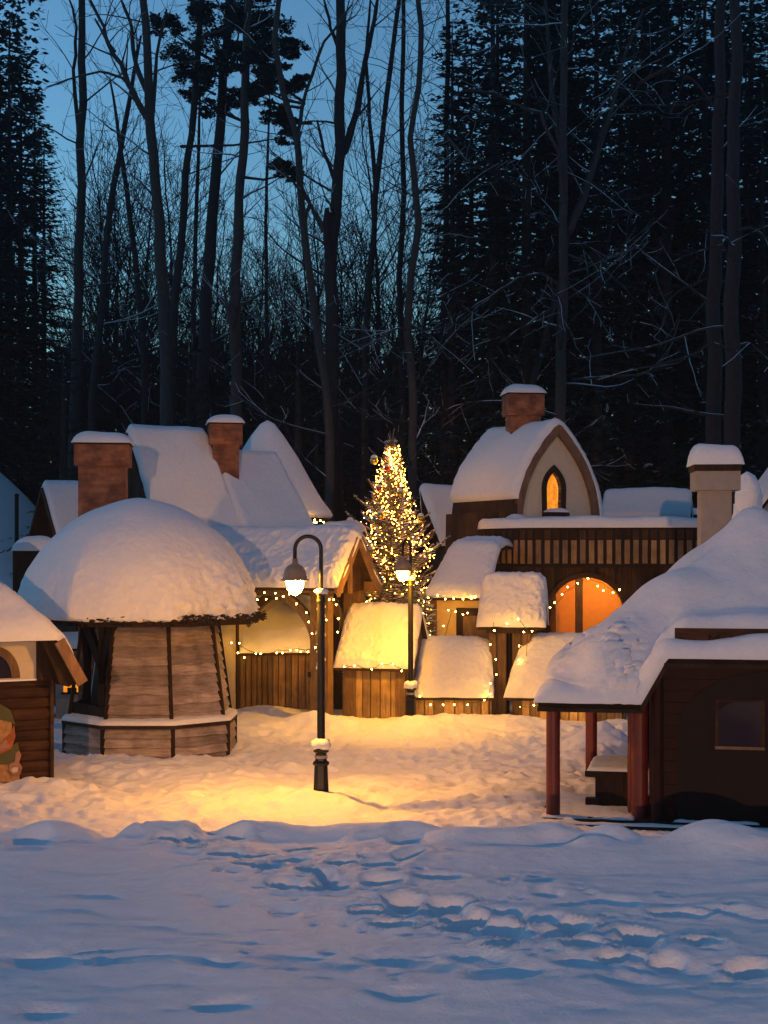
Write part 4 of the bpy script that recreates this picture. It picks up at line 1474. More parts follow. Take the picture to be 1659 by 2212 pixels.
# roofs further back
t = thing('back_gable_house', (X_at(925, 38), 38.4, 0), 10, 'pale snow gable squeezed behind the left flank of the gothic house', 'house')
roof(t, [(-0.1, 3.5), (0.0, 3.6), (1.0, 5.0), (2.0, 3.6)], 0.0, 1.9, th=0.16, seed=83, lean0=-0.24)
MB().box(0.45, 1.9, 0.1, 1.9, -0.1, 3.6).build('wall', W_DARKB, t)
t = thing('rear_snow_gable', (X_at(1302, 38.5), 38.5, 0), -14, 'plain straight snow gable behind the balcony, between chapel and grey chimney', 'house')
pf = [(-0.2, 4.15), (0.0, 4.3), (0.6, 4.85), (1.2, 4.3), (1.4, 4.15)]
roof(t, pf, 0.0, 2.15, th=0.14, seed=85, lean0=0.06, lean1=0.0)
gable_wall(t, pf, 2.05, 0, 1.2, 0, W_DARKB)
gable_wall(t, pf, 0.1, 0, 1.2, 0, W_DARKB)
MB().box(0.1, 2.1, 0.0, 0.08, -0.1, 4.3).build('wall', W_DARKB, t)
t = thing('far_low_shed', (X_at(1478, 40), 40, 0), 0, 'sliver of flat snowy roof left of the grey chimney', 'shed')
MB().box(0, 0.9, 0, 1, -0.1, Z_at(1110, 40)).build('wall', W_DARKB, t)
roof(t, [(-0.1, Z_at(1112, 40)), (0.5, Z_at(1108, 40)), (1.0, Z_at(1112, 40))], -0.05, 0.9, th=0.16, seed=86, nu=12, nv=12)
t = thing('grey_gable_house', (X_at(1640, 28), 28.5, 0), -4, 'grey plastered gable house with snow-edged rake at right edge', 'house')
MB().prism([(0, 0, -0.1), (2.4, 0, -0.1), (2.4, 0, Z_at(1128, 28)), (1.2, 0, 5.4), (0, 0, Z_at(1128, 28))], (0, 2, 0)).build('wall', GPLAST, t)
rr_ = MB().strip([(-0.2, -0.2, 3.7), (1.2, -0.2, 5.6)], [(-0.2, -0.2, 3.62), (1.2, -0.2, 5.5)], (0, 2.4, 0), 0.3).strip([(1.2, -0.2, 5.6), (2.6, -0.2, 3.7)], [(1.2, -0.2, 5.5), (2.6, -0.2, 3.62)], (0, 2.4, 0), 0.3).build('roof', W_DARK, t)
MB().strip([(-0.22, -0.22, 3.79), (1.2, -0.22, 5.74)], [(-0.2, -0.22, 3.703), (1.2, -0.22, 5.603)], (0, 2.4, 0), 0.3).strip([(1.2, -0.22, 5.74), (2.62, -0.22, 3.79)], [(1.2, -0.22, 5.603), (2.6, -0.22, 3.703)], (0, 2.4, 0), 0.3).build('roof_snow', SNOWR, rr_)
MB().box(-0.02, 2.42, -0.03, -0.003, 3.42, 3.6, 0.1).build('beam', W_DARK, t)

# ------------------------------------------------------------------ red house with the porch, right foreground
S = 5.2
t = thing('red_porch_house', (1.86, 18.45, 0), -12, 'dark red house with porch posts under an enormous sweeping snow roof', 'house')
RH = t


def pyr(x, y):
    c = S / 2
    dx, dy = abs(x - c) / c, abs(y - c) / c
    d = (dx ** 7 + dy ** 7) ** (1 / 7)
    tt = max(0.0, 1 - d)
    return 1.46 + 2.12 * (0.80 * tt + 0.20 * tt * tt)


def redroof(x, y):
    z = pyr(x, y)
    k = min(1, max(0, (x - 1.24) / 0.3))
    if y < 2.2 and k > 0:
        k2 = min(1.0, max(0.0, (x - 1.45) / 0.3))
        s = min(1, max(0, (y - 0.24) / 0.2))
        s = s * s * (3 - 2 * s)
        can = 1.46 + 0.55 * k + k2 * 0.27 * s
        h_ = 0.12
        dd = z - can
        z = max(z, can) + (max(0, h_ - abs(dd)) ** 2 / (4 * h_) if y > 0.45 else 0)
    return z


def redsnow(x, y):
    z = redroof(x, y)
    # drifts and slumps on the sweeping left skirt
    for (bx, by, br_, bh) in ((0.75, 0.55, 0.28, 0.14), (1.0, 0.9, 0.3, 0.12), (0.45, 1.5, 0.5, 0.16), (1.25, 1.8, 0.4, 0.14), (1.6, 1.35, 0.35, 0.1), (0.5, 0.35, 0.25, -0.06), (1.5, 0.7, 0.3, -0.05), (2.2, 2.3, 0.3, -0.04), (1.9, 3.2, 0.6, 0.15), (0.9, 3.6, 0.5, 0.12)):
        z += bh * math.exp(-(((x - bx) / br_) ** 2 + ((y - by) / br_) ** 2))
    g = 0.55 * math.exp(-(((x - 1.0) / 0.22) ** 2 + ((y - 0.5) / 0.45) ** 2)) + 0.6 * math.exp(-(((x - 0.35) / 0.3) ** 2 + ((y - 1.4) / 0.6) ** 2))
    if g > 0.02:
        z += 0.11 * g * (mn.noise(Vector((x * 9, y * 9, 1))) + 0.7 * mn.noise(Vector((x * 19, y * 19, 2))))
    return z


nx_, ny_ = 104, 104
vs_, fs_ = [], []
for lay in (0, -0.06):
    for i in range(nx_ + 1):
        for j in range(ny_ + 1):
            x_, y_ = S * i / nx_, S * j / ny_
            vs_.append((x_, y_, redroof(x_, y_) + lay - 0.01))
m_ = ny_ + 1
Nn = (nx_ + 1) * m_
for i in range(nx_):
    for j in range(ny_):
        a, b, c, d = i * m_ + j, (i + 1) * m_ + j, (i + 1) * m_ + j + 1, i * m_ + j + 1
        fs_ += [(a, b, c, d), (Nn + d, Nn + c, Nn + b, Nn + a)]
    fs_.append((i * m_, (i + 1) * m_, Nn + (i + 1) * m_, Nn + i * m_))
    fs_.append((i * m_ + ny_, (i + 1) * m_ + ny_, Nn + (i + 1) * m_ + ny_, Nn + i * m_ + ny_))
for j in range(ny_):
    fs_.append((j, j + 1, Nn + j + 1, Nn + j))
    k_ = nx_ * m_
    fs_.append((k_ + j, k_ + j + 1, Nn + k_ + j + 1, Nn + k_ + j))
rf = MB().add(vs_, fs_, 0.2).build('roof', W_DARK, t)
hf_sheet('roof_snow', rf, redsnow, -0.05, S + 0.05, -0.06, S + 0.05, 190, 190, 0.27, rad=0.24, lump=0.035, seed=91, lf=1.6)
# lumpy patch of fallen snow on the skirt
MB().beam((0.0, -0.05, 1.38), (1.25, -0.05, 1.38), 0.05, 0.1, up=(0, -1, 0)).beam((1.22, -0.05, 1.38), (1.53, -0.05, 1.93), 0.05, 0.1, up=(0, -1, 0)).beam((1.5, -0.05, 1.93), (S, -0.05, 1.93), 0.05, 0.08, up=(0, -1, 0)).build('eave_board', W_DARK, rf)
sg = MB().box(1.62, 4.6, 0.16, 0.2, 2.04, 2.36, 0.9).build('sign_board', W_LOG, t)
for k, chs in enumerate(('MAJA',)):
    cu = bpy.data.curves.new('sign_lettering', 'FONT')
    cu.body = 'M A N I M'
    cu.size = 0.20
    cu.extrude = 0.006
    cu.materials.append(W_DARK)
    so = bpy.data.objects.new('lettering', cu)
    COL.objects.link(so)
    so.parent = sg
    so.location = (2.0, 0.152, 2.15)
    so.rotation_euler = (R(90), 0, 0)
    bpy.context.view_layer.update()
    lm = bpy.data.meshes.new_from_object(so.evaluated_get(bpy.context.evaluated_depsgraph_get()))
    lo2 = bpy.data.objects.new('lettering', lm)
    COL.objects.link(lo2)
    lo2.parent = sg
    lo2.location = so.location
    lo2.rotation_euler = so.rotation_euler
    bpy.data.objects.remove(so, do_unlink=True)
# walls
wz = 0.08
wb = MB()
z = wz
while z < 1.98:
    wb.box(1.32, S - 0.1, 0.1, 0.16, z, z + 0.135, rng.random())
    z += 0.14
z = wz
while z < 1.5:
    wb.box(1.1, 1.15, 0.5, S - 0.15, z, z + 0.135, rng.random())
    wb.box(1.15, S - 0.1, S - 0.2, S - 0.15, z, z + 0.135, rng.random())
    wb.box(S - 0.15, S - 0.1, 0.16, S - 0.2, z, z + 0.135, rng.random())
    z += 0.14
wb.build('wall', REDD, t)
def post(x, y, r_, z0=0.0, z1=1.42, mat=RED):
    return MB().lathe([(r_ * 1.02, z0), (r_, z0 + 0.05), (r_ * 0.98, z1)], c=(x, y, 0), n=20).build('porch_post', mat, t, smooth=False)
post(0.17, 0.12, 0.085)
post(0.33, 4.15, 0.085)
post(1.12, 0.62, 0.085)
post(1.2, 0.28, 0.1, z1=1.45)
post(1.42, 0.06, 0.07, z1=1.9, mat=REDD)
# deck with snow lying between the boards
dk = MB()
x_ = -0.02
while x_ < S:
    dk.box(x_, x_ + 0.135, -0.02, 1.9, 0.02, 0.065, rng.random())
    x_ += 0.15
dk.box(-0.04, S, -0.06, -0.022, -0.1, 0.07, 0.4)
dk.box(-0.1, S, -0.2, -0.1, -0.1, 0.03, 0.3)
dko = dk.build('deck', W_DARK, t)
def dks(x, y):
    return 0.055 + 0.02 * mn.noise(Vector((x * 2.2, y * 3, 0))) + 0.012 * mn.noise(Vector((x * 9, y * 9, 2)))
for k_, (a0, a1, b0, b1, th_s) in enumerate(((0.02, 1.15, 0.0, 1.85, 0.03), (1.6, 2.6, -0.02, 0.09, 0.03), (2.9, 4.6, -0.02, 0.09, 0.03), (-0.04, S, -0.19, -0.07, 0.03))):
    hf_sheet('deck_snow', dko, dks if k_ < 3 else (lambda x, y: 0.03), a0, a1, b0, b1, 50, 24, th_s, rad=0.06, lump=0.01, seed=95 + k_, lf=5)
# arched door surround, door, window
acx2 = 2.8
A = [(acx2 + 1.15 * math.cos(a), 0.06, 1.15 + 0.72 * math.sin(a)) for a in arcp]
B = [(acx2 + 0.8 * math.cos(a), 0.06, 1.15 + 0.45 * math.sin(a)) for a in arcp]
A = [(A[0][0], 0.06, 0.07)] + A + [(A[-1][0], 0.06, 0.07)]
B = [(B[0][0], 0.06, 0.07)] + B + [(B[-1][0], 0.06, 0.07)]
ds = MB().strip(A, B, (0, 0.038, 0), 0.2).build('door_arch', GREEN, t)
dr = MB().prism([(p_[0], 0.085, p_[2]) for p_ in B], (0, 0.012, 0)).build('door', GREEN, t)
MB().box(2.13, 2.62, 0.066, 0.08, 0.98, 1.5).build('window', GLASS, dr)
MB().box(2.09, 2.66, 0.03, 0.08, 0.94, 0.975).build('window_sill', W_TRIM, dr)
MB().box(2.09, 2.13, 0.05, 0.08, 0.975, 1.53).box(2.62, 2.66, 0.05, 0.08, 0.975, 1.53).box(2.13, 2.62, 0.05, 0.08, 1.5, 1.53).build('window_frame', W_LOG, dr)
# grey chimney
cp = Lc(t, Vector((X_at(1543, 21.6), 21.6, 0)))
M_ = Matrix.Translation(Vector((cp.x, cp.y, 0))) @ Matrix.Rotation(R(8), 4, 'Z')
ZZ = lambda v: Z_at(v, 21.5)
mb = MB().box(-0.21, 0.21, -0.21, 0.21, 2.3, ZZ(1060), M=M_).box(-0.3, 0.32, -0.3, 0.3, ZZ(1060), ZZ(1019), M=M_)
cho = mb.build('chimney', GPLAST, t)
MB().box(-0.32, 0.34, -0.32, 0.32, ZZ(1019), ZZ(1005), M=M_).build('cap_slab', W_DARK, cho)
def csf(s, tt):
    return M_ @ Vector(((s - 0.5) * 0.72 + 0.01, (tt - 0.5) * 0.7, ZZ(1005) + 0.003)), Vector((0, 0, 1))
snow_sheet('chimney_snow', cho, csf, 22, 22, 0.72, 0.7, 0.29, rad=0.16, lump=0.012, seed=97)

# bench on the porch
b = thing('porch_bench', RH.matrix_basis @ Vector((0.62, 1.05, 0.06)), -12, 'dark wooden bench with snow on its seat, on the red porch', 'bench')
MB().box(-0.12, 0.55, -0.25, 1.0, 0.40, 0.47, 0.4).build('seat', W_DARK, b)
for yy in (-0.14, 0.75):
    MB().box(0.0, 0.48, yy, yy + 0.1, 0, 0.4, 0.3).build('leg', W_DARK, b)
MB().box(-0.12, 0.05, -0.18, -0.05, 0.02, 0.12).build('foot_block', W_DARK, b)
MB().box(0.08, 0.42, 0.0, 0.7, 0.12, 0.2).build('stretcher', W_DARK, b)
def bsn(s, tt):
    return Vector((-0.1 + 0.63 * s, -0.23 + 1.2 * tt, 0.474)), Vector((0, 0, 1))
snow_sheet('seat_snow', b, bsn, 20, 24, 0.63, 1.2, 0.045, rad=0.06, lump=0.015, seed=98)

# broken trunk capped with snow behind the red house
t = thing('tree_stump', (X_at(1615, 24.5), 24.5, 0), 0, 'tall broken trunk with ragged cap of snow, behind grey chimney', 'tree stump')
mb = MB().tube([(0, 0, -0.2), (0.02, 0, 2.0), (0, 0.02, 3.6), (0.03, 0, 4.1)], [0.2, 0.17, 0.17, 0.12], 10)
for k in range(9):
    a = k * 0.7
    mb.tube([(0, 0, 3.5 + 0.04 * k), (0.12 * math.cos(a), 0.12 * math.sin(a), 3.6 + 0.05 * k), (0.24 * math.cos(a), 0.24 * math.sin(a), 3.62 + 0.04 * k)], [0.05, 0.04, 0.02], 6)
mb.build('trunk', W_DARK, t)
sc_ = MB().lathe([(0.05, 3.88), (0.2, 3.86), (0.21, 4.0), (0.205, 4.2), (0.18, 4.38), (0.12, 4.52), (0.02, 4.58)], n=40)
for k in range(8):
    a = k * 0.8 + 0.2
    sc_.lathe([(0.02, -0.12), (0.06, -0.08), (0.07, 0.1), (0.03, 0.2)], c=(0.18 * math.cos(a), 0.18 * math.sin(a), 3.78 + 0.1 * math.sin(k * 2.1)), n=12)
sc_.v = [tuple(Vector(p_) + Vector((mn.noise(Vector(p_) * 6), mn.noise(Vector(p_) * 6 + Vector((3, 3, 3))), 0)) * 0.06) for p_ in sc_.v]
sc_.build('snow_cap', SNOWC, t, smooth=True)

t = thing('marker_post', P(36, 1135, 44.0) + Vector((0, 0, 0)), 0, 'thin dark post standing in the blue snow slope, far left', 'post')
MB().tube([(0, 0, -0.8), (0, 0, 0.85)], 0.06, 8).lathe([(0.07, 0.85), (0.06, 0.9), (0.01, 0.92)], n=8).build('pole', W_DARK, t)

# ------------------------------------------------------------------ christmas tree
TY = 35.5
TX = X_at(846, TY)
t = thing('christmas_tree', (TX, TY, 0), 0, 'snow-dusted christmas tree glittering with lights behind the far street lamp', 'christmas tree')
MB().tube([(0, 0, -0.2), (0.02, 0, 2), (0.0, 0.02, 4.5), (0.02, 0, 6.15)], [0.11, 0.08, 0.045, 0.012], 8).build('trunk', BARK, t)
cr = MB()
xr = random.Random(21)
tips = []


def crown_r(z):
    k = max(0.0, (6.0 - z) / 6.0)
    return 0.12 + 2.35 * k ** 1.18


def needled(mb, p, d, L, r_, R_):
    """one twig clad in short needles"""
    n = max(1, int(L / 0.05))
    q_ = [p + d * L * i / 3 + Vector((0, 0, 0.02 * (i / 3) ** 2)) for i in range(4)]
    mb.tube(q_, [r_, r_ * 1.3, r_, r_ * 0.3], 4, cap=False)
    for i in range(n):
        c = p + d * L * (i + 0.5) / n
        for s in range(3):
            e = (d * 0.6 + Vector((R_.uniform(-1, 1), R_.uniform(-1, 1), R_.uniform(-0.6, 0.9)))).normalized()
            w = e.cross(Vector((0.3, 0.2, 1))).normalized() * 0.009
            l_ = R_.uniform(0.03, 0.06)
            mb.add([c - w, c + w, c + e * l_], [(0, 1, 2)])


nb = 250
for k in range(nb):
    f_ = (k + 0.5) / nb
    z = 0.25 + 5.5 * (1 - (1 - f_) ** 0.82) if False else 0.25 + 5.6 * f_ ** 1.12
    a = k * 2.39996 + xr.uniform(-0.3, 0.3)
    L = crown_r(z) * xr.uniform(0.72, 1.05)
    if xr.random() < 0.15:
        L *= xr.uniform(1.15, 1.45)
    elev = 0.05 + 0.75 * (z / 6) ** 1.3 + xr.uniform(-0.12, 0.15)
    d = Vector((math.cos(a) * math.cos(elev), math.sin(a) * math.cos(elev), math.sin(elev)))
    side = Vector((-math.sin(a), math.cos(a), 0))
    pts_ = []
    for i in range(7):
        s = i / 6
        pts_.append(Vector((0, 0, z)) + d * L * s + Vector((0, 0, (-0.10 * math.sin(s * 2.6) + 0.14 * s * s) * L)))
    cr.tube(pts_, [0.018 * (1 - i / 7) + 0.008 for i in range(7)], 4, cap=False)
    tips.append(pts_[-1])
    nt_ = max(4, int(L / 0.085))
    for i in range(nt_):
        s = 0.22 + 0.78 * (i + 0.5) / nt_
        j = min(5, int(s * 6))
        c = pts_[j].lerp(pts_[j + 1], s * 6 - j)
        for sg_ in (-1, 1):
            l_ = (0.10 + 0.30 * (1 - s)) * min(1, L / 0.7 + 0.25) * xr.uniform(0.7, 1.15)
            dd = (side * sg_ * 0.85 + d * 0.65 + Vector((0, 0, xr.uniform(-0.25, 0.3)))).normalized()
            needled(cr, c, dd, l_, 0.017, xr)
            if xr.random() < 0.22:
                tips.append(c + dd * l_)
for k in range(5):
    a = k * 1.4
    cr.tube([(0, 0, 5.75), (0.08 * math.cos(a), 0.08 * math.sin(a), 6.0 + 0.05 * k)], [0.014, 0.008], 4)
cr.build('crown', XNEEDLE, t, recalc=False)

lt = thing('tree_lights', (TX, TY, 0), 0, 'hundreds of tiny warm lights wound round the christmas tree', 'string lights')
TW, TR_, TC = octa(0.013, 5, 3), None, None
proto = {}
for nm, m_ in (('warm', TBULB), ('red', TBULR), ('teal', TBULC)):
    o_ = octa(0.0125, 5, 3).build('light_bulb', m_, lt)
    o_.location = (0, 0, -5)
    proto[nm] = o_
pos = []
for k in range(1400):
    z = 0.35 + 5.4 * (xr.random() ** 1.15)
    a = -math.pi / 2 + xr.gauss(0, 1.25)
    rr = crown_r(z) * xr.uniform(0.5, 0.95)
    # the strings run in loose vertical swags
    a += 0.25 * math.sin(z * 5 + a * 3)
    pos.append(Vector((rr * math.cos(a), rr * math.sin(a), z + 0.3 * rr * (z / 6) + xr.uniform(-0.05, 0.05))))
xr.shuffle(pos)
first = 0
rest = MB()
for k, p_ in enumerate(pos):
    kind = 'warm' if xr.random() < 0.86 else ('red' if xr.random() < 0.6 else 'teal')
    if k < 100:
        o_ = proto[kind].copy()
        COL.objects.link(o_)
        o_.location = p_
    else:
        o = octa(0.0105, 4, 2)
        ks_ = xr.choice((0.7, 0.9, 1.0, 1.25, 1.45))
        rest.add([tuple(Vector(v_) * ks_ + p_) for v_ in o.v], o.f, 0.5, {'warm': 0, 'red': 1, 'teal': 2}[kind])
for o_ in proto.values():
    bpy.data.objects.remove(o_, do_unlink=True)
ro_ = rest.build('small_bulbs', None, lt, mats=[TBULB, TBULR, TBULC], recalc=False)
ro_['kind'] = 'stuff'
for (u, v, m_, r_, lab) in ((808, 995, GOLD, 0.10, 'gold bauble on the highest left branch tip of the christmas tree'),
                            (822, 1114, GOLD, 0.10, 'gold bauble in the middle of the christmas tree'),
                            (909, 1120, GOLD, 0.09, 'gold bauble hanging at the right side of the christmas tree'),
                            (800, 1195, GOLD, 0.11, 'gold bauble low in the christmas tree, above the snow roof'),
                            (864, 1068, GOLD, 0.10, 'snow-capped bauble right of centre on the christmas tree'),
                            (836, 1012, REDB, 0.07, 'upper red bauble near the top of the christmas tree'),
                            (820, 1056, REDB, 0.07, 'lower red bauble on the left of the christmas tree'),
                            (756, 1130, REDB, 0.10, 'red bauble on the outermost left branch of the christmas tree')):
    Yb = TY - max(0.2, (crown_r(Z_at(v, TY)) * 0.85))
    bt = thing('bauble', P(u, v, Yb), 0, lab, 'bauble', 'baubles on the christmas tree')
    octa(r_, 20, 12).build('ball', m_, bt, smooth=True)
    MB().lathe([(0.02, r_ * 0.95), (0.02, r_ + 0.03), (0.004, r_ + 0.035), (0.004, r_ + 0.12)], n=8).build('cap', CABLE, bt)
    MB().lathe([(r_ * 0.75, r_ * 0.66), (r_ * 0.8, r_ * 0.8), (r_ * 0.5, r_ * 1.25), (0.01, r_ * 1.4)], n=14).build('snow_cap', SNOWC, bt, smooth=True)

# little snowy spruce twigs between the huts (undergrowth spruce left of the centre house)
def small_spruce(x, y, H_, Rb_, seed, label, mat=XNEEDLE, n=60):
    R_ = random.Random(seed)
    t = thing('young_spruce', (x, y, 0), 0, label, 'spruce', None)
    MB().tube([(0, 0, -0.1), (0, 0, H_)], [0.05, 0.01], 6).build('trunk', BARK, t)
    c = MB()
    for k in range(n):
        z = 0.15 + (H_ - 0.2) * k / n
        a = k * 2.4
        L = Rb_ * (1 - z / H_) ** 0.8 * R_.uniform(0.8, 1.1) + 0.06
        d = Vector((math.cos(a), math.sin(a), 0.25))
        side = Vector((-math.sin(a), math.cos(a), 0))
        c.tube([Vector((0, 0, z)), Vector((0, 0, z)) + d * L * 0.6, Vector((0, 0, z + 0.05)) + d * L], [0.012, 0.01, 0.005], 4, cap=False)
        for i in range(int(L / 0.08)):
            q_ = Vector((0, 0, z)) + d * L * (0.2 + 0.8 * i * 0.08 / L)
            for sg_ in (-1, 1):
                needled(c, q_, (side * sg_ * 0.8 + d * 0.7 + Vector((0, 0, R_.uniform(-0.2, 0.3)))).normalized(), 0.18 * R_.uniform(0.6, 1.1), 0.01, R_)
    c.build('crown', mat, t, recalc=False)


small_spruce(X_at(752, 32.3), 32.3, 2.35, 0.55, 5, 'small snowy spruce between the arched pavilion and the centre playhouse')
small_spruce(X_at(918, 32.2), 32.2, 2.5, 0.6, 6, 'small snowy spruce lit by lights right of the far lamp')

# ------------------------------------------------------------------ string lights
string_lights('string lights curving along the wooden arch of the pavilion', pxs([(560, 1284), (590, 1279), (612, 1286), (640, 1303), (668, 1331), (680, 1352), (686, 1376), (688, 1398), (697, 1402)], 29.3),
              bulbs=pxs([(556, 1293), (571, 1278), (575, 1292), (595, 1279), (597, 1290), (612, 1286), (625, 1281), (641, 1302), (662, 1321), (667, 1341), (674, 1366), (681, 1396), (694, 1400)], 29.2))
string_lights('string lights under the eave of the brown plank hut', pxs([(510, 1386), (545, 1408), (570, 1412), (600, 1404), (640, 1400), (672, 1402)], 31.5),
              bulbs=pxs([(553, 1410), (563, 1410), (598, 1408), (610, 1408), (627, 1402), (641, 1402), (650, 1406), (665, 1406), (500, 1386), (517, 1387), (514, 1408), (528, 1418)], 31.4))
string_lights('string lights down the right post of the pavilion', pxs([(708, 1288), (730, 1296), (735, 1330), (733, 1365)], 29.2),
              bulbs=pxs([(711, 1293), (721, 1293), (726, 1304), (705, 1337), (731, 1334), (729, 1363), (689, 1453)], 29.2))
string_lights('string lights across the front of the centre playhouse', pxs([(744, 1437), (772, 1436), (800, 1444), (822, 1434), (846, 1432), (872, 1446)], 29.3),
              bulbs=pxs([(744, 1438), (766, 1436), (803, 1443), (825, 1431), (849, 1432), (868, 1447)], 29.26))
string_lights('string lights wound about the low playhouse right of the lamp', pxs([(859, 1498), (885, 1504), (910, 1505), (950, 1512), (1000, 1515), (1045, 1513), (1057, 1500), (1060, 1470)], 29.95),
              bulbs=pxs([(860, 1494), (883, 1502), (907, 1502), (930, 1520), (957, 1520), (981, 1520), (1010, 1520), (1046, 1510), (1057, 1497), (1059, 1474)], 29.9))
string_lights('string lights on the left leg of the narrow gate tower', pxs([(1066, 1345), (1072, 1380), (1071, 1440), (1071, 1472), (1060, 1530)], 30.45),
              bulbs=pxs([(1068, 1360), (1059, 1390), (1071, 1422), (1072, 1455), (1058, 1477), (1095, 1345)], 30.35))
string_lights('string lights on the right leg of the narrow gate tower', pxs([(1120, 1333), (1140, 1362), (1138, 1400), (1136, 1440), (1128, 1500)], 30.3),
              bulbs=pxs([(1119, 1335), (1131, 1363), (1149, 1361), (1121, 1393), (1121, 1424), (1132, 1459), (1124, 1524)], 30.25))
string_lights('string lights on the half-hidden playhouse beside the red porch', pxs([(1122, 1524), (1158, 1524), (1170, 1525), (1250, 1524)], 29.75),
              bulbs=pxs([(1153, 1521), (1170, 1524), (1210, 1527), (1245, 1529)], 29.7))
string_lights('string lights round the big arched opening of the gothic house', pxs([(1193, 1318), (1202, 1302), (1222, 1278), (1250, 1256), (1268, 1246), (1300, 1258), (1325, 1275), (1346, 1290)], 33.2),
              bulbs=pxs([(1188, 1310), (1198, 1300), (1214, 1282), (1226, 1266), (1248, 1258), (1270, 1248), (1291, 1264), (1303, 1274), (1324, 1278), (1338, 1272)], 33.15), r=0.03)
string_lights('string lights under the eave of the yellow annex', pxs([(918, 1290), (945, 1285), (970, 1294), (1000, 1294), (1020, 1284), (1045, 1288)], 32.2),
              bulbs=pxs([(925, 1289), (945, 1284), (962, 1292), (980, 1291), (1000, 1292), (1018, 1291), (1026, 1288), (916, 1298)], 32.1))
string_lights('string lights framing the shutter of the yellow annex', pxs([(940, 1300), (916, 1330), (916, 1390), (962, 1372), (975, 1318), (1000, 1320), (1040, 1322)], 32.3),
              bulbs=pxs([(914, 1322), (916, 1345), (915, 1362), (914, 1376), (958, 1350), (961, 1374), (968, 1316), (984, 1319), (1000, 1326), (1010, 1322), (893, 1410)], 32.2))
string_lights('string lights under the cone roof of the yellow round house', pxs([(645, 1121), (660, 1126), (680, 1124), (704, 1122)], 33.2),
              bulbs=pxs([(653, 1122), (663, 1124), (666, 1127), (679, 1126), (680, 1121), (683, 1127), (692, 1123), (699, 1126)], 33.1), r=0.03)

# ------------------------------------------------------------------ the wood
def limb(mb, p, d, L, r, lev, R_, up=0.0, dens=1.6, wander=0.22, sides=5, minr=0.007):
    n = max(3, int(L / 0.4))
    pts_, rad = [p.copy()], [r]
    dd = d.normalized()
    for i in range(n):
        dd = (dd + Vector((R_.gauss(0, wander), R_.gauss(0, wander), R_.gauss(0, wander) + up)) * 0.55).normalized()
        pts_.append(pts_[-1] + dd * L / n)
        rad.append(max(minr, r * (1 - 0.8 * (i + 1) / n)))
    mb.tube(pts_, rad, sides if r > 0.03 else 3, cap=False)
    if lev > 0:
        k = max(2, int(L * dens))
        for i in range(k):
            s = 0.18 + 0.8 * (i + R_.random()) / k
            j = min(n - 1, int(s * n))
            q_ = pts_[j].lerp(pts_[j + 1], s * n - j)
            ax = (pts_[j + 1] - pts_[j]).normalized()
            o = Vector((R_.uniform(-1, 1), R_.uniform(-1, 1), R_.uniform(-0.5, 0.9))).normalized()
            nd_ = (ax * 0.9 + o).normalized()
            limb(mb, q_, nd_, L * (1.05 - s) * R_.uniform(0.4, 0.75) + 0.25, max(minr, rad[j] * 0.55), lev - 1, R_, up, dens, wander, sides, minr)


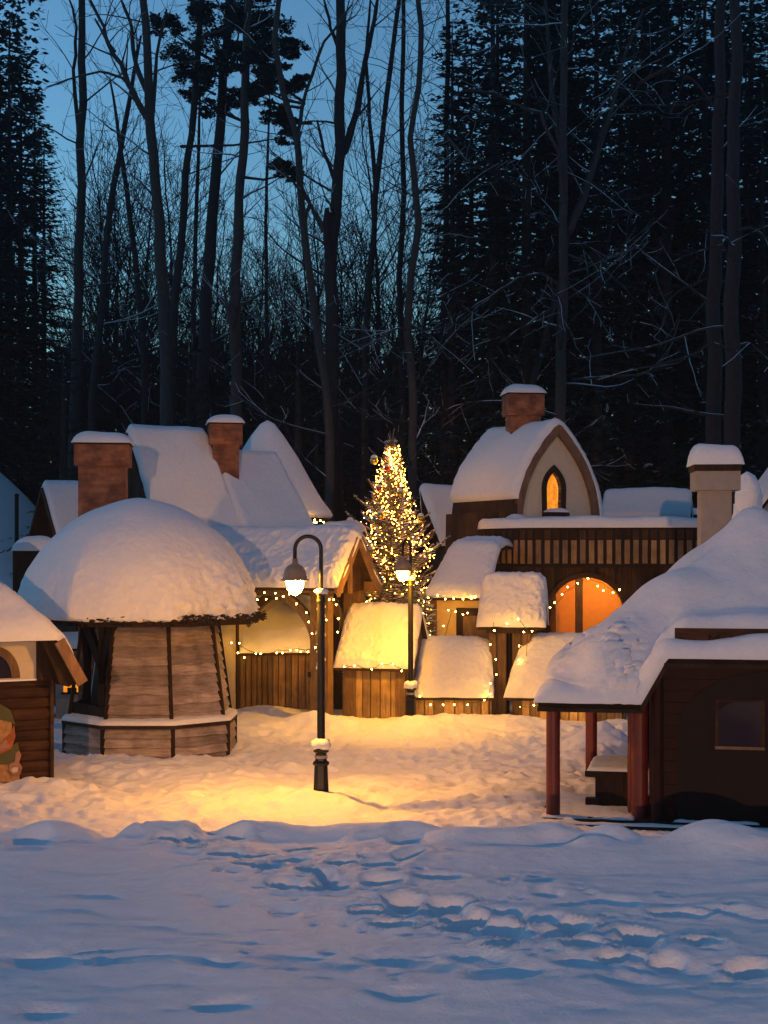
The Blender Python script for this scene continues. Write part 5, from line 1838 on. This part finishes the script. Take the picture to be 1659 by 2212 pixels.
def trunk_tree(label, path, Y, wpx, bark=BARK, limbs=(), n_auto=14, seed=0, zmin=7.0, autolen=(1.5, 3.6), elev=(0.1, 0.8), group=None, lev=2, cat='bare tree', dens=1.6, name='bare_tree', up=0.04, minr=0.007, twigmat=None):
    """path: photo outline of the trunk from foot to top, turned into real points at distance Y"""
    R_ = random.Random(seed * 77 + 5)
    P0 = [P(u, v, Y) for u, v in path]
    base = Vector((P0[0].x, Y, gz(P0[0].x, Y) - 0.3))
    top = P0[-1] + (P0[-1] - P0[-2]).normalized() * 2.5
    pts_ = [base] + P0 + [top]
    w0 = wpx * 0.86 / 2 / F * Y
    rad = [w0 * 1.15] + [w0 * (1 - 0.45 * i / len(P0)) for i in range(len(P0))] + [w0 * 0.3]
    t = thing(name, base, 0, label, cat, group)
    dense, dr_ = [], []
    for a, b, ra, rb in zip(pts_, pts_[1:], rad, rad[1:]):
        n = max(1, int((b - a).length / 0.6))
        for i in range(n):
            q_ = a.lerp(b, i / n)
            dense.append(q_ - base + Vector((mn.noise(q_ * 0.7), mn.noise(q_ * 0.7 + Vector((7, 7, 7))), 0)) * w0 * 0.5)
            dr_.append((ra + (rb - ra) * i / n) * (1 + 0.10 * mn.noise(q_ * 2)))
    dense.append(pts_[-1] - base)
    dr_.append(rad[-1])
    mb = MB().tube(dense, dr_, 12)
    mb.build('trunk', bark, t, smooth=True)
    br_ = MB()
    for (pp, wl_) in limbs:
        lm_ = MB()
        Q = [P(u, v, Y + dy) - base for u, v, dy in pp]
        rr = [max(0.012, wl_ / 2 / F * Y * (1 - 0.75 * i / len(Q))) for i in range(len(Q))]
        qq, r2 = [], []
        for i in range(len(Q) - 1):
            for k in range(3):
                qq.append(Q[i].lerp(Q[i + 1], k / 3) + Vector((mn.noise((Q[i] + Vector((k, 0, 0))) * 3) * 0.05, 0, mn.noise((Q[i] + Vector((0, k, 0))) * 3) * 0.05)))
                r2.append(rr[i])
        qq.append(Q[-1])
        r2.append(rr[-1])
        lm_.tube(qq, r2, 7, cap=False)
        lm_.build('limb', bark, t, smooth=True)
        tot = len(qq)
        for i in range(3, tot, 2):
            ax = (qq[i] - qq[i - 1]).normalized()
            limb(br_, qq[i], ax + Vector((R_.uniform(-1, 1), R_.uniform(-0.6, 0.6), R_.uniform(-0.5, 0.8))), R_.uniform(0.7, 2.0), max(minr, r2[i] * 0.45), 1, R_, up, dens, minr=minr)
    hz = [(p_, r_) for p_, r_ in zip(dense, dr_) if p_.z > zmin]
    for k in range(n_auto):
        if not hz:
            break
        p_, r_ = hz[int(len(hz) * (k + R_.random()) / n_auto) % len(hz)]
        a = R_.uniform(0, 2 * math.pi)
        e = R_.uniform(*elev)
        limb(br_, p_.copy(), Vector((math.cos(a), math.sin(a) * 0.7, math.tan(e))), R_.uniform(*autolen), max(0.014, r_ * 0.25), lev, R_, up, dens, minr=minr)
    if br_.v:
        br_.build('branches', twigmat or TWIG, t, recalc=False)
    return t


def foliage_clump(mb, c, rx, rz, n, size, R_):
    for k in range(n):
        while True:
            o = Vector((R_.uniform(-1, 1), R_.uniform(-1, 1), R_.uniform(-1, 1)))
            if o.length < 1:
                break
        p_ = c + Vector((o.x * rx, o.y * rx, o.z * rz))
        d = Vector((R_.uniform(-1, 1), R_.uniform(-1, 1), R_.uniform(-0.3, 0.6))).normalized()
        w = d.cross(Vector((R_.uniform(-1, 1), R_.uniform(-1, 1), 1))).normalized()
        s = size * R_.uniform(0.5, 1.2)
        mb.add([p_ - w * s * 0.25, p_ + d * s * 0.5 - w * s * 0.35, p_ + d * s, p_ + d * s * 0.5 + w * s * 0.35], [(0, 1, 2, 3)])


def pine_crown(t, spots, seed, Yc, base, size=0.115, mat=NEEDLE):
    """needle clouds of a pine, each on its own limb"""
    R_ = random.Random(seed)
    mb, lb = MB(), MB()
    for u, v, rpx in spots * 2:
        u, v = u + R_.uniform(-18, 18), v + R_.uniform(-14, 14)
        c = P(u, v, Yc + R_.uniform(-0.9, 0.9)) - base
        r_ = rpx / F * Yc
        tv = [v_.co for v_ in t.children[0].data.vertices]
        zc = c.z - r_ * 0.6
        q0 = min(tv, key=lambda q_: abs(q_.z - zc))
        if (q0 - c).length < 3.2:
          lb.tube([q0, q0.lerp(c, 0.5) + Vector((0, 0, -0.1)), c], [0.05, 0.035, 0.015], 5, cap=False)
        for k in range(7):
            o = Vector((R_.uniform(-1, 1) * r_ * 0.95, R_.uniform(-1, 1) * r_ * 0.8, R_.uniform(-0.8, 0.8) * r_))
            foliage_clump(mb, c + o, r_ * R_.uniform(0.35, 0.7), r_ * R_.uniform(0.16, 0.34), 120, size, R_)
    mb.build('foliage', mat, t, recalc=False)
    lb.build('limbs', BARK, t, recalc=False)


trunk_tree('straight slim dark trunk at the left edge of the sky gap', [(158, 900), (168, 620), (174, 400), (178, 180), (176, 0)], 46, 27, n_auto=10, seed=1, limbs=([[(172, 330, 0), (160, 150, 0), (166, 60, .3), (150, 0, .4)], 9],))
t = trunk_tree('thick ribbed trunk forking high at left, pale bands on its bark', [(362, 800), (352, 620), (343, 480), (330, 340), (322, 230), (318, 100), (308, 0)], 44, 31, bark=BARKP, n_auto=8, seed=2, zmin=12,
               limbs=([[(326, 270, 0), (300, 225, -.2), (278, 180, -.3), (262, 140, -.4), (240, 110, -.4), (224, 60, -.5), (195, 0, -.5)], 15], [[(318, 200, 0), (290, 130, .3), (285, 60, .3), (262, 0, .4)], 12], [[(248, 112, -.4), (222, 70, -.2), (205, 40, 0)], 7], [[(330, 260, 0), (338, 120, .2), (360, 20, .3)], 9],
                      [[(272, 170, -.3), (215, 155, -.2), (170, 165, 0), (100, 188, .2)], 6]))
t = trunk_tree('slim leaning pine trunk right of the thick forked tree', [(372, 740), (385, 580), (402, 380), (422, 200), (436, 0)], 47, 22, n_auto=4, seed=3, zmin=10, cat='pine tree', name='pine_tree')
pine_crown(t, [(470, 70, 42), (440, 25, 34), (505, 30, 34), (400, 130, 34), (455, 140, 34), (370, 60, 26), (425, 175, 26)], 3, 47, t.location)
t = trunk_tree('stout dark pine trunk carrying wide needle clouds at the top', [(440, 800), (446, 640), (456, 500), (470, 340), (482, 200), (492, 100), (495, 0)], 48, 32, n_auto=6, seed=4, zmin=9, cat='pine tree', name='pine_tree')
pine_crown(t, [(560, 60, 40), (600, 20, 36), (520, 120, 30), (590, 95, 34), (625, 120, 24), (470, 215, 30), (430, 215, 22), (520, 200, 24)], 4, 48, t.location)
t = trunk_tree('big pale-banded trunk with broken stub beside it, centre of sky gap', [(510, 880), (512, 760), (508, 620), (514, 480), (523, 340), (530, 180), (534, 0)], 43, 30, bark=BARKP, n_auto=10, seed=5, zmin=8, limbs=([[(508, 800, 0), (503, 720, -.3), (494, 665, -.4), (490, 655, -.4)], 18], [[(512, 660, 0), (540, 650, -.3), (575, 625, -.4), (590, 608, -.4)], 8], [[(528, 200, 0), (560, 170, .2), (590, 200, .4), (640, 220, .4)], 8]), cat='pine tree', name='pine_tree')
pine_crown(t, [(590, 245, 24), (625, 290, 22), (560, 200, 26), (600, 170, 28), (640, 180, 18), (560, 130, 30), (520, 40, 30), (620, 375, 16), (600, 365, 14)], 5, 43, t.location)
trunk_tree('slender crooked trunk leaning left, right half of the sky gap', [(712, 940), (700, 820), (688, 740), (672, 620), (658, 500), (650, 390), (640, 290), (612, 200), (590, 90), (600, 0)], 42, 22, bark=BARKP, n_auto=14, seed=6, zmin=5,
           limbs=([[(660, 470, 0), (668, 440, -.3), (645, 405, -.5), (610, 370, -.6)], 9], [[(640, 300, 0), (660, 200, .2), (700, 90, .4), (760, 10, .6)], 9], [[(700, 500, 0), (672, 450, -.2), (650, 395, -.4)], 10]))
trunk_tree('heavy double-stemmed trunk filling the middle of the wood', [(716, 900), (718, 760), (714, 600), (722, 470), (735, 320), (737, 160), (735, 0)], 44.5, 36, n_auto=16, seed=7, zmin=8, limbs=([[(742, 330, 0), (765, 260, .2), (782, 170, .4), (805, 60, .5), (815, 0, .6)], 17], [[(712, 560, 0), (704, 500, -.2), (706, 450, -.2)], 20], [[(728, 400, 0), (700, 330, .2), (685, 260, .3)], 9], [[(735, 120, 0), (715, 60, .2), (700, 0, .3)], 9]))
trunk_tree('sinuous kinked trunk standing above the christmas tree', [(890, 960), (892, 860), (880, 720), (888, 590), (906, 480), (893, 380), (886, 300), (905, 190), (912, 60), (905, 0)], 42, 21, bark=BARKP, n_auto=26, seed=8, zmin=5, autolen=(1.5, 4), elev=(-0.3, 0.8), limbs=([[(882, 712, 0), (862, 708, -.4), (838, 716, -.6), (812, 735, -.7), (775, 748, -.8)], 6], [[(900, 420, 0), (930, 395, -.4), (960, 400, -.6), (990, 370, -.8)], 5], [[(890, 700, 0), (930, 725, -.4), (975, 780, -.6)], 4]))
trunk_tree('tall straight pale trunk rising right above the chapel chimney', [(1210, 900), (1213, 760), (1214, 600), (1218, 440), (1216, 300), (1218, 150), (1222, 0)], 41, 27, bark=BARKP, n_auto=34, seed=9, zmin=5, autolen=(1.8, 4.6), elev=(-0.45, 0.6), dens=1.7,
           limbs=([[(1215, 330, 0), (1192, 200, .2), (1184, 90, .3), (1178, 0, .4)], 13], [[(1232, 500, 0), (1262, 430, .1), (1285, 350, .2), (1315, 260, .3), (1345, 130, .4), (1390, 20, .5)], 14], [[(1222, 440, 0), (1205, 330, -.4), (1165, 245, -.7), (1120, 230, -.8), (1070, 200, -1), (1000, 195, -1.1)], 9],
                  [[(1205, 610, 0), (1170, 590, -.4), (1120, 600, -.7), (1060, 640, -.9), (1000, 690, -1.1)], 6], [[(1205, 655, 0), (1140, 700, -.4), (1080, 740, -.7)], 5], [[(1225, 610, 0), (1262, 640, -.3), (1300, 665, -.5)], 5], [[(1238, 820, 0), (1320, 815, -.5), (1400, 805, -.7), (1440, 770, -.8), (1470, 690, -.8), (1520, 700, -.9)], 6]))
trunk_tree('dark leaning stem hidden behind the pale chapel trunk', [(1150, 830), (1180, 720), (1205, 620), (1235, 480), (1270, 380)], 43, 17, n_auto=8, seed=10, zmin=5)
trunk_tree('left one of two broad reddish pine trunks at far right', [(1542, 820), (1545, 600), (1550, 400), (1556, 200), (1556, 0)], 37, 38, bark=BARKR, n_auto=5, seed=11, zmin=8, cat='pine tree', name='pine_tree', group='reddish pine trunks')
trunk_tree('right one of two broad reddish pine trunks at far right', [(1582, 900), (1584, 640), (1586, 420), (1590, 200), (1590, 0)], 36, 42, bark=BARKR, n_auto=6, seed=12, zmin=6, autolen=(2, 4), elev=(-0.5, 0.2), cat='pine tree', name='pine_tree', group='reddish pine trunks',
           limbs=([[(1580, 560, 0), (1560, 530, -.5), (1500, 545, -.9), (1440, 570, -1.1)], 5], [[(1585, 760, 0), (1540, 740, -.5), (1490, 770, -.9), (1420, 790, -1.1), (1350, 800, -1.2)], 7], [[(1590, 500, 0), (1620, 490, -.5), (1670, 520, -.9)], 7], [[(1590, 745, 0), (1620, 740, -.5), (1660, 775, -.8)], 6],
                  [[(1530, 600, -.2), (1480, 620, -.6), (1420, 670, -1)], 5], [[(1380, 180, -.8), (1440, 145, -.8), (1500, 170, -.5), (1560, 260, 0)], 8]))
trunk_tree('thin dark trunk leaning right behind the left chimney', [(200, 880), (215, 700), (232, 500), (255, 350), (275, 240)], 50, 20, n_auto=20, seed=13, zmin=6)
trunk_tree('short-crowned bare tree left of the thick forked trunk', [(312, 790), (300, 640), (288, 520), (276, 420), (262, 330)], 51, 17, n_auto=26, seed=14, zmin=5, elev=(0.5, 1.2))
trunk_tree('thin twin-stemmed tree right of the double trunk', [(790, 760), (800, 600), (812, 420), (830, 260), (850, 100), (862, 0)], 49, 17, n_auto=24, seed=15, zmin=7, limbs=([[(812, 420, 0), (800, 260, .3), (790, 120, .4), (800, 0, .5)], 10],))
trunk_tree('thin straight sapling between the two pale-banded trunks', [(575, 790), (576, 640), (574, 480), (578, 350)], 53, 11, n_auto=34, seed=16, zmin=6, elev=(0.3, 1.0), autolen=(1.2, 3))
trunk_tree('slender dark trunk just left of the stout pine', [(420, 800), (418, 640), (424, 470), (428, 330)], 52, 13, n_auto=22, seed=17, zmin=6, elev=(0.5, 1.2))
trunk_tree('bare dark trunk at the right rim of the sky gap', [(870, 800), (862, 600), (872, 420), (868, 250), (872, 60), (870, 0)], 50, 16, n_auto=30, seed=18, zmin=6, autolen=(1.8, 4), elev=(0, 1.1))
for k, (pp, sd) in enumerate((([(960, 900), (955, 700), (965, 500), (962, 300), (970, 100), (968, 0)], 31), ([(1060, 860), (1064, 640), (1058, 400), (1066, 200), (1062, 0)], 32), ([(1385, 900), (1390, 700), (1382, 450), (1394, 200), (1390, 0)], 33))):
    trunk_tree('dim %s trunk lost in the dark right side of the wood' % ('grey', 'narrow', 'lone')[k], pp, 46 + k, 17, n_auto=26, seed=sd, zmin=4, autolen=(1.5, 4.2), elev=(-0.5, 0.6))

# thicket of fine bare trees filling the sky gap
def bare_mesh(seed, H_):
    R_ = random.Random(seed)
    root = thing('bare_tree', (0, 0, 0), 0, 'fine bare twiggy tree in the far thicket against the blue dusk', 'bare tree', 'fine bare trees in the far thicket')
    pts_ = [Vector((0, 0, -0.3))]
    for i in range(10):
        pts_.append(pts_[-1] + Vector((R_.gauss(0, 0.12), R_.gauss(0, 0.12), (H_ * 0.75) / 10)))
    rad = [0.15 * (1 - 0.75 * i / 10) for i in range(11)]
    MB().tube(pts_, rad, 7).build('trunk', BARK, root, smooth=True)
    mb = MB()
    for k in range(34):
        j = 3 + int(7 * k / 34)
        a = R_.uniform(0, 6.28)
        e = R_.uniform(0.7, 1.25)
        limb(mb, pts_[j].lerp(pts_[min(10, j + 1)], R_.random()), Vector((math.cos(a), math.sin(a), math.tan(e))), H_ * R_.uniform(0.14, 0.3), rad[j] * 0.45, 2, R_, 0.12, 2.0, 0.18, minr=0.009)
    limb(mb, pts_[-1], Vector((0, 0, 1)), H_ * 0.25, 0.04, 2, R_, 0.2, 2.4, 0.15)
    mb.build('branches', FTWIG, root, recalc=False)
    return root


fr_ = random.Random(44)
protos = [bare_mesh(101, 16), bare_mesh(102, 14), bare_mesh(103, 18)]
n_ = 0
for k in range(46):
    u = 130 + 760 * (k + fr_.random() * 0.9) / 46
    Y = fr_.uniform(53, 74)
    src = protos[k % 3]
    o_ = src if k < 3 else copy_tree(src)
    x_ = X_at(u, Y)
    o_.location = (x_, Y, gz(x_, Y))
    o_.rotation_euler.z = fr_.uniform(0, 6.28)
    s_ = fr_.uniform(0.75, 1.15)
    o_.scale = (s_, s_, s_ * fr_.uniform(0.9, 1.1))


def spruce_proto(seed, H_, Rb_, nb_, label, group, size=0.2, bare=0.1):
    R_ = random.Random(seed)
    root = thing('spruce_tree', (0, 0, 0), 0, label, 'spruce', group)
    MB().tube([(0, 0, -0.3), (0, 0, H_ * 0.6), (0, 0, H_)], [0.24, 0.12, 0.02], 8).build('trunk', BARK, root, smooth=True)
    mb = MB()
    for k in range(nb_):
        f_ = (k + R_.random()) / nb_
        z = H_ * (bare + (1 - bare) * f_)
        a = R_.uniform(0, 6.28)
        L = Rb_ * (1 - f_) ** 0.7 * R_.uniform(0.55, 1.15) + 0.25
        d = Vector((math.cos(a), math.sin(a), -0.25 + 0.5 * f_))
        side = Vector((-math.sin(a), math.cos(a), 0))
        n = max(3, int(L / 0.17))
        for i in range(n):
            s = 0.12 + 0.88 * (i + R_.random()) / n
            c = Vector((0, 0, z)) + d * L * s + Vector((0, 0, -0.25 * L * s * s * (1 - f_) + 0.1 * s))
            for sg_ in (-1, 1, 0):
                l_ = size * R_.uniform(0.9, 2.0) * (1.15 - 0.6 * s)
                dd = (side * sg_ + d * 0.7 + Vector((0, 0, R_.uniform(-0.55, 0.05)))).normalized()
                w = dd.cross(Vector((R_.uniform(-.5, .5), R_.uniform(-.5, .5), 1))).normalized() * l_ * 0.22
                mb.add([c, c + dd * l_ * 0.5 - w, c + dd * l_, c + dd * l_ * 0.5 + w], [(0, 1, 2, 3)])
    mb.build('crown', NEEDLE, root, recalc=False)
    return root


sp = [spruce_proto(201, 23, 2.9, 420, 'tall black spruce in the dark mass of the wood', 'tall spruces of the dark wood'),
      spruce_proto(202, 20, 2.6, 400, 'tall black spruce in the dark mass of the wood', 'tall spruces of the dark wood')]
spots = []
for k in range(30):                           # right-hand mass
    Y = [45, 49, 54][k % 3] + fr_.uniform(-1, 1)
    u = 965 + 760 * (k + 0.5) / 30 + fr_.uniform(-15, 15)
    spots.append((u, Y))
for u, Y in ((-40, 54), (20, 55), (-80, 54), (45, 58), (75, 60), (-10, 60), (95, 63), (0, 56)):
    spots.append((u, Y))
for k in range(12):                           # the wood goes on past both sides of the picture
    spots.append((1735 + 50 * k + fr_.uniform(-15, 15), (50, 57, 63)[k % 3]))
    spots.append((-110 - 48 * k + fr_.uniform(-15, 15), (53, 59, 65)[k % 3]))
for k, (u, Y) in enumerate(spots):
    src = sp[k % 2]
    o_ = src if k < 2 else copy_tree(src)
    x_ = X_at(u, Y)
    o_.location = (x_, Y, gz(x_, Y) - 0.1)
    o_.rotation_euler.z = fr_.uniform(0, 6.28)
    s_ = fr_.uniform(0.85, 1.15)
    if 900 < u < 1010:
        s_ *= 0.9
    o_.scale = (s_, s_, s_)
yp = [spruce_proto(211, 7.5, 1.9, 130, 'low dark spruce in the undergrowth behind the village roofs', 'low spruces behind the village', size=0.16, bare=0.0),
      spruce_proto(212, 9.0, 1.8, 140, 'low dark spruce in the undergrowth behind the village roofs', 'low spruces behind the village', size=0.16, bare=0.0)]
for k in range(30):
    u = 10 + 1640 * (k + 0.5) / 30 + fr_.uniform(-20, 20)
    Y = fr_.uniform(43.5, 56)
    if u < 130:
        Y = fr_.uniform(53, 58)
    src = yp[k % 2]
    o_ = src if k < 2 else copy_tree(src)
    x_ = X_at(u, Y)
    o_.location = (x_, Y, gz(x_, Y) - 0.1)
    o_.rotation_euler.z = fr_.uniform(0, 6.28)
    s_ = fr_.uniform(0.8, 1.15)
    o_.scale = (s_, s_, s_)
# far wood reading as one dark mass
fw = MB()
R_ = random.Random(9)
for k in range(90000):
    x_ = R_.uniform(-45, 45)
    Y = R_.uniform(66, 78)
    u = CXP + x_ / Y * F
    top = 12.3 + 1.4 * mn.noise(Vector((x_ * 0.35, 0, 0))) + 1.0 * mn.noise(Vector((x_ * 1.4, 5, 0)))
    if u > 985 or u < 95:
        top = 34
    z = R_.uniform(-0.5, top) if top < 20 else R_.uniform(-0.5, top)
    if top > 20 and mn.noise(Vector((x_ * 0.5, z * 0.5, 3))) > 0.36:
        continue
    s = R_.uniform(0.35, 0.8) * (0.62 if top > 20 else 1.0)
    d = Vector((R_.uniform(-1, 1), R_.uniform(-1, 1), R_.uniform(-0.6, 0.3))).normalized()
    w = d.cross(Vector((R_.uniform(-1, 1), R_.uniform(-1, 1), 1))).normalized() * s * 0.33
    p_ = Vector((x_, Y, z))
    fw.add([p_, p_ + d * s * 0.5 - w, p_ + d * s, p_ + d * s * 0.5 + w], [(0, 1, 2, 3)])
o_ = fw.build('far_wood', NEEDLE, None, recalc=False)
tag(o_, 'black mass of distant evergreens closing the view behind the trees', 'woodland', kind='stuff')

# ------------------------------------------------------------------ street lamps behind the photographer, which light the fronts of the roofs
t = thing('floodlight', (-4.5, -35.0, 1.4), 0, 'floodlight on a tall pole behind the photographer, lighting the village roofs', 'floodlight')
MB().tube([(0, 0, -1), (0, 0, 4.0)], [0.07, 0.05], 12).build('pole', BLACK, t)
MB().box(-0.2, 0.2, -0.14, 0.1, 3.9, 4.15).box(-0.24, 0.24, 0.08, 0.13, 4.16, 4.19).build('housing', BLACK, t)
MB().box(-0.17, 0.17, 0.102, 0.112, 3.93, 4.12).build('lamp_glass', LAMP, t)
fl = bpy.data.lights.new('flood', 'SPOT')
fl.energy = 38000
fl.color = (1.0, 0.5, 0.25)
fl.spot_size = R(20)
fl.spot_blend = 0.35
fl.shadow_soft_size = 0.12
fo_ = bpy.data.objects.new('flood', fl)
COL.objects.link(fo_)
fo_.parent = t
fo_.location = (0, 0.2, 4.02)
fo_.rotation_euler = (R(90 - 7.2), 0, R(-4.2))
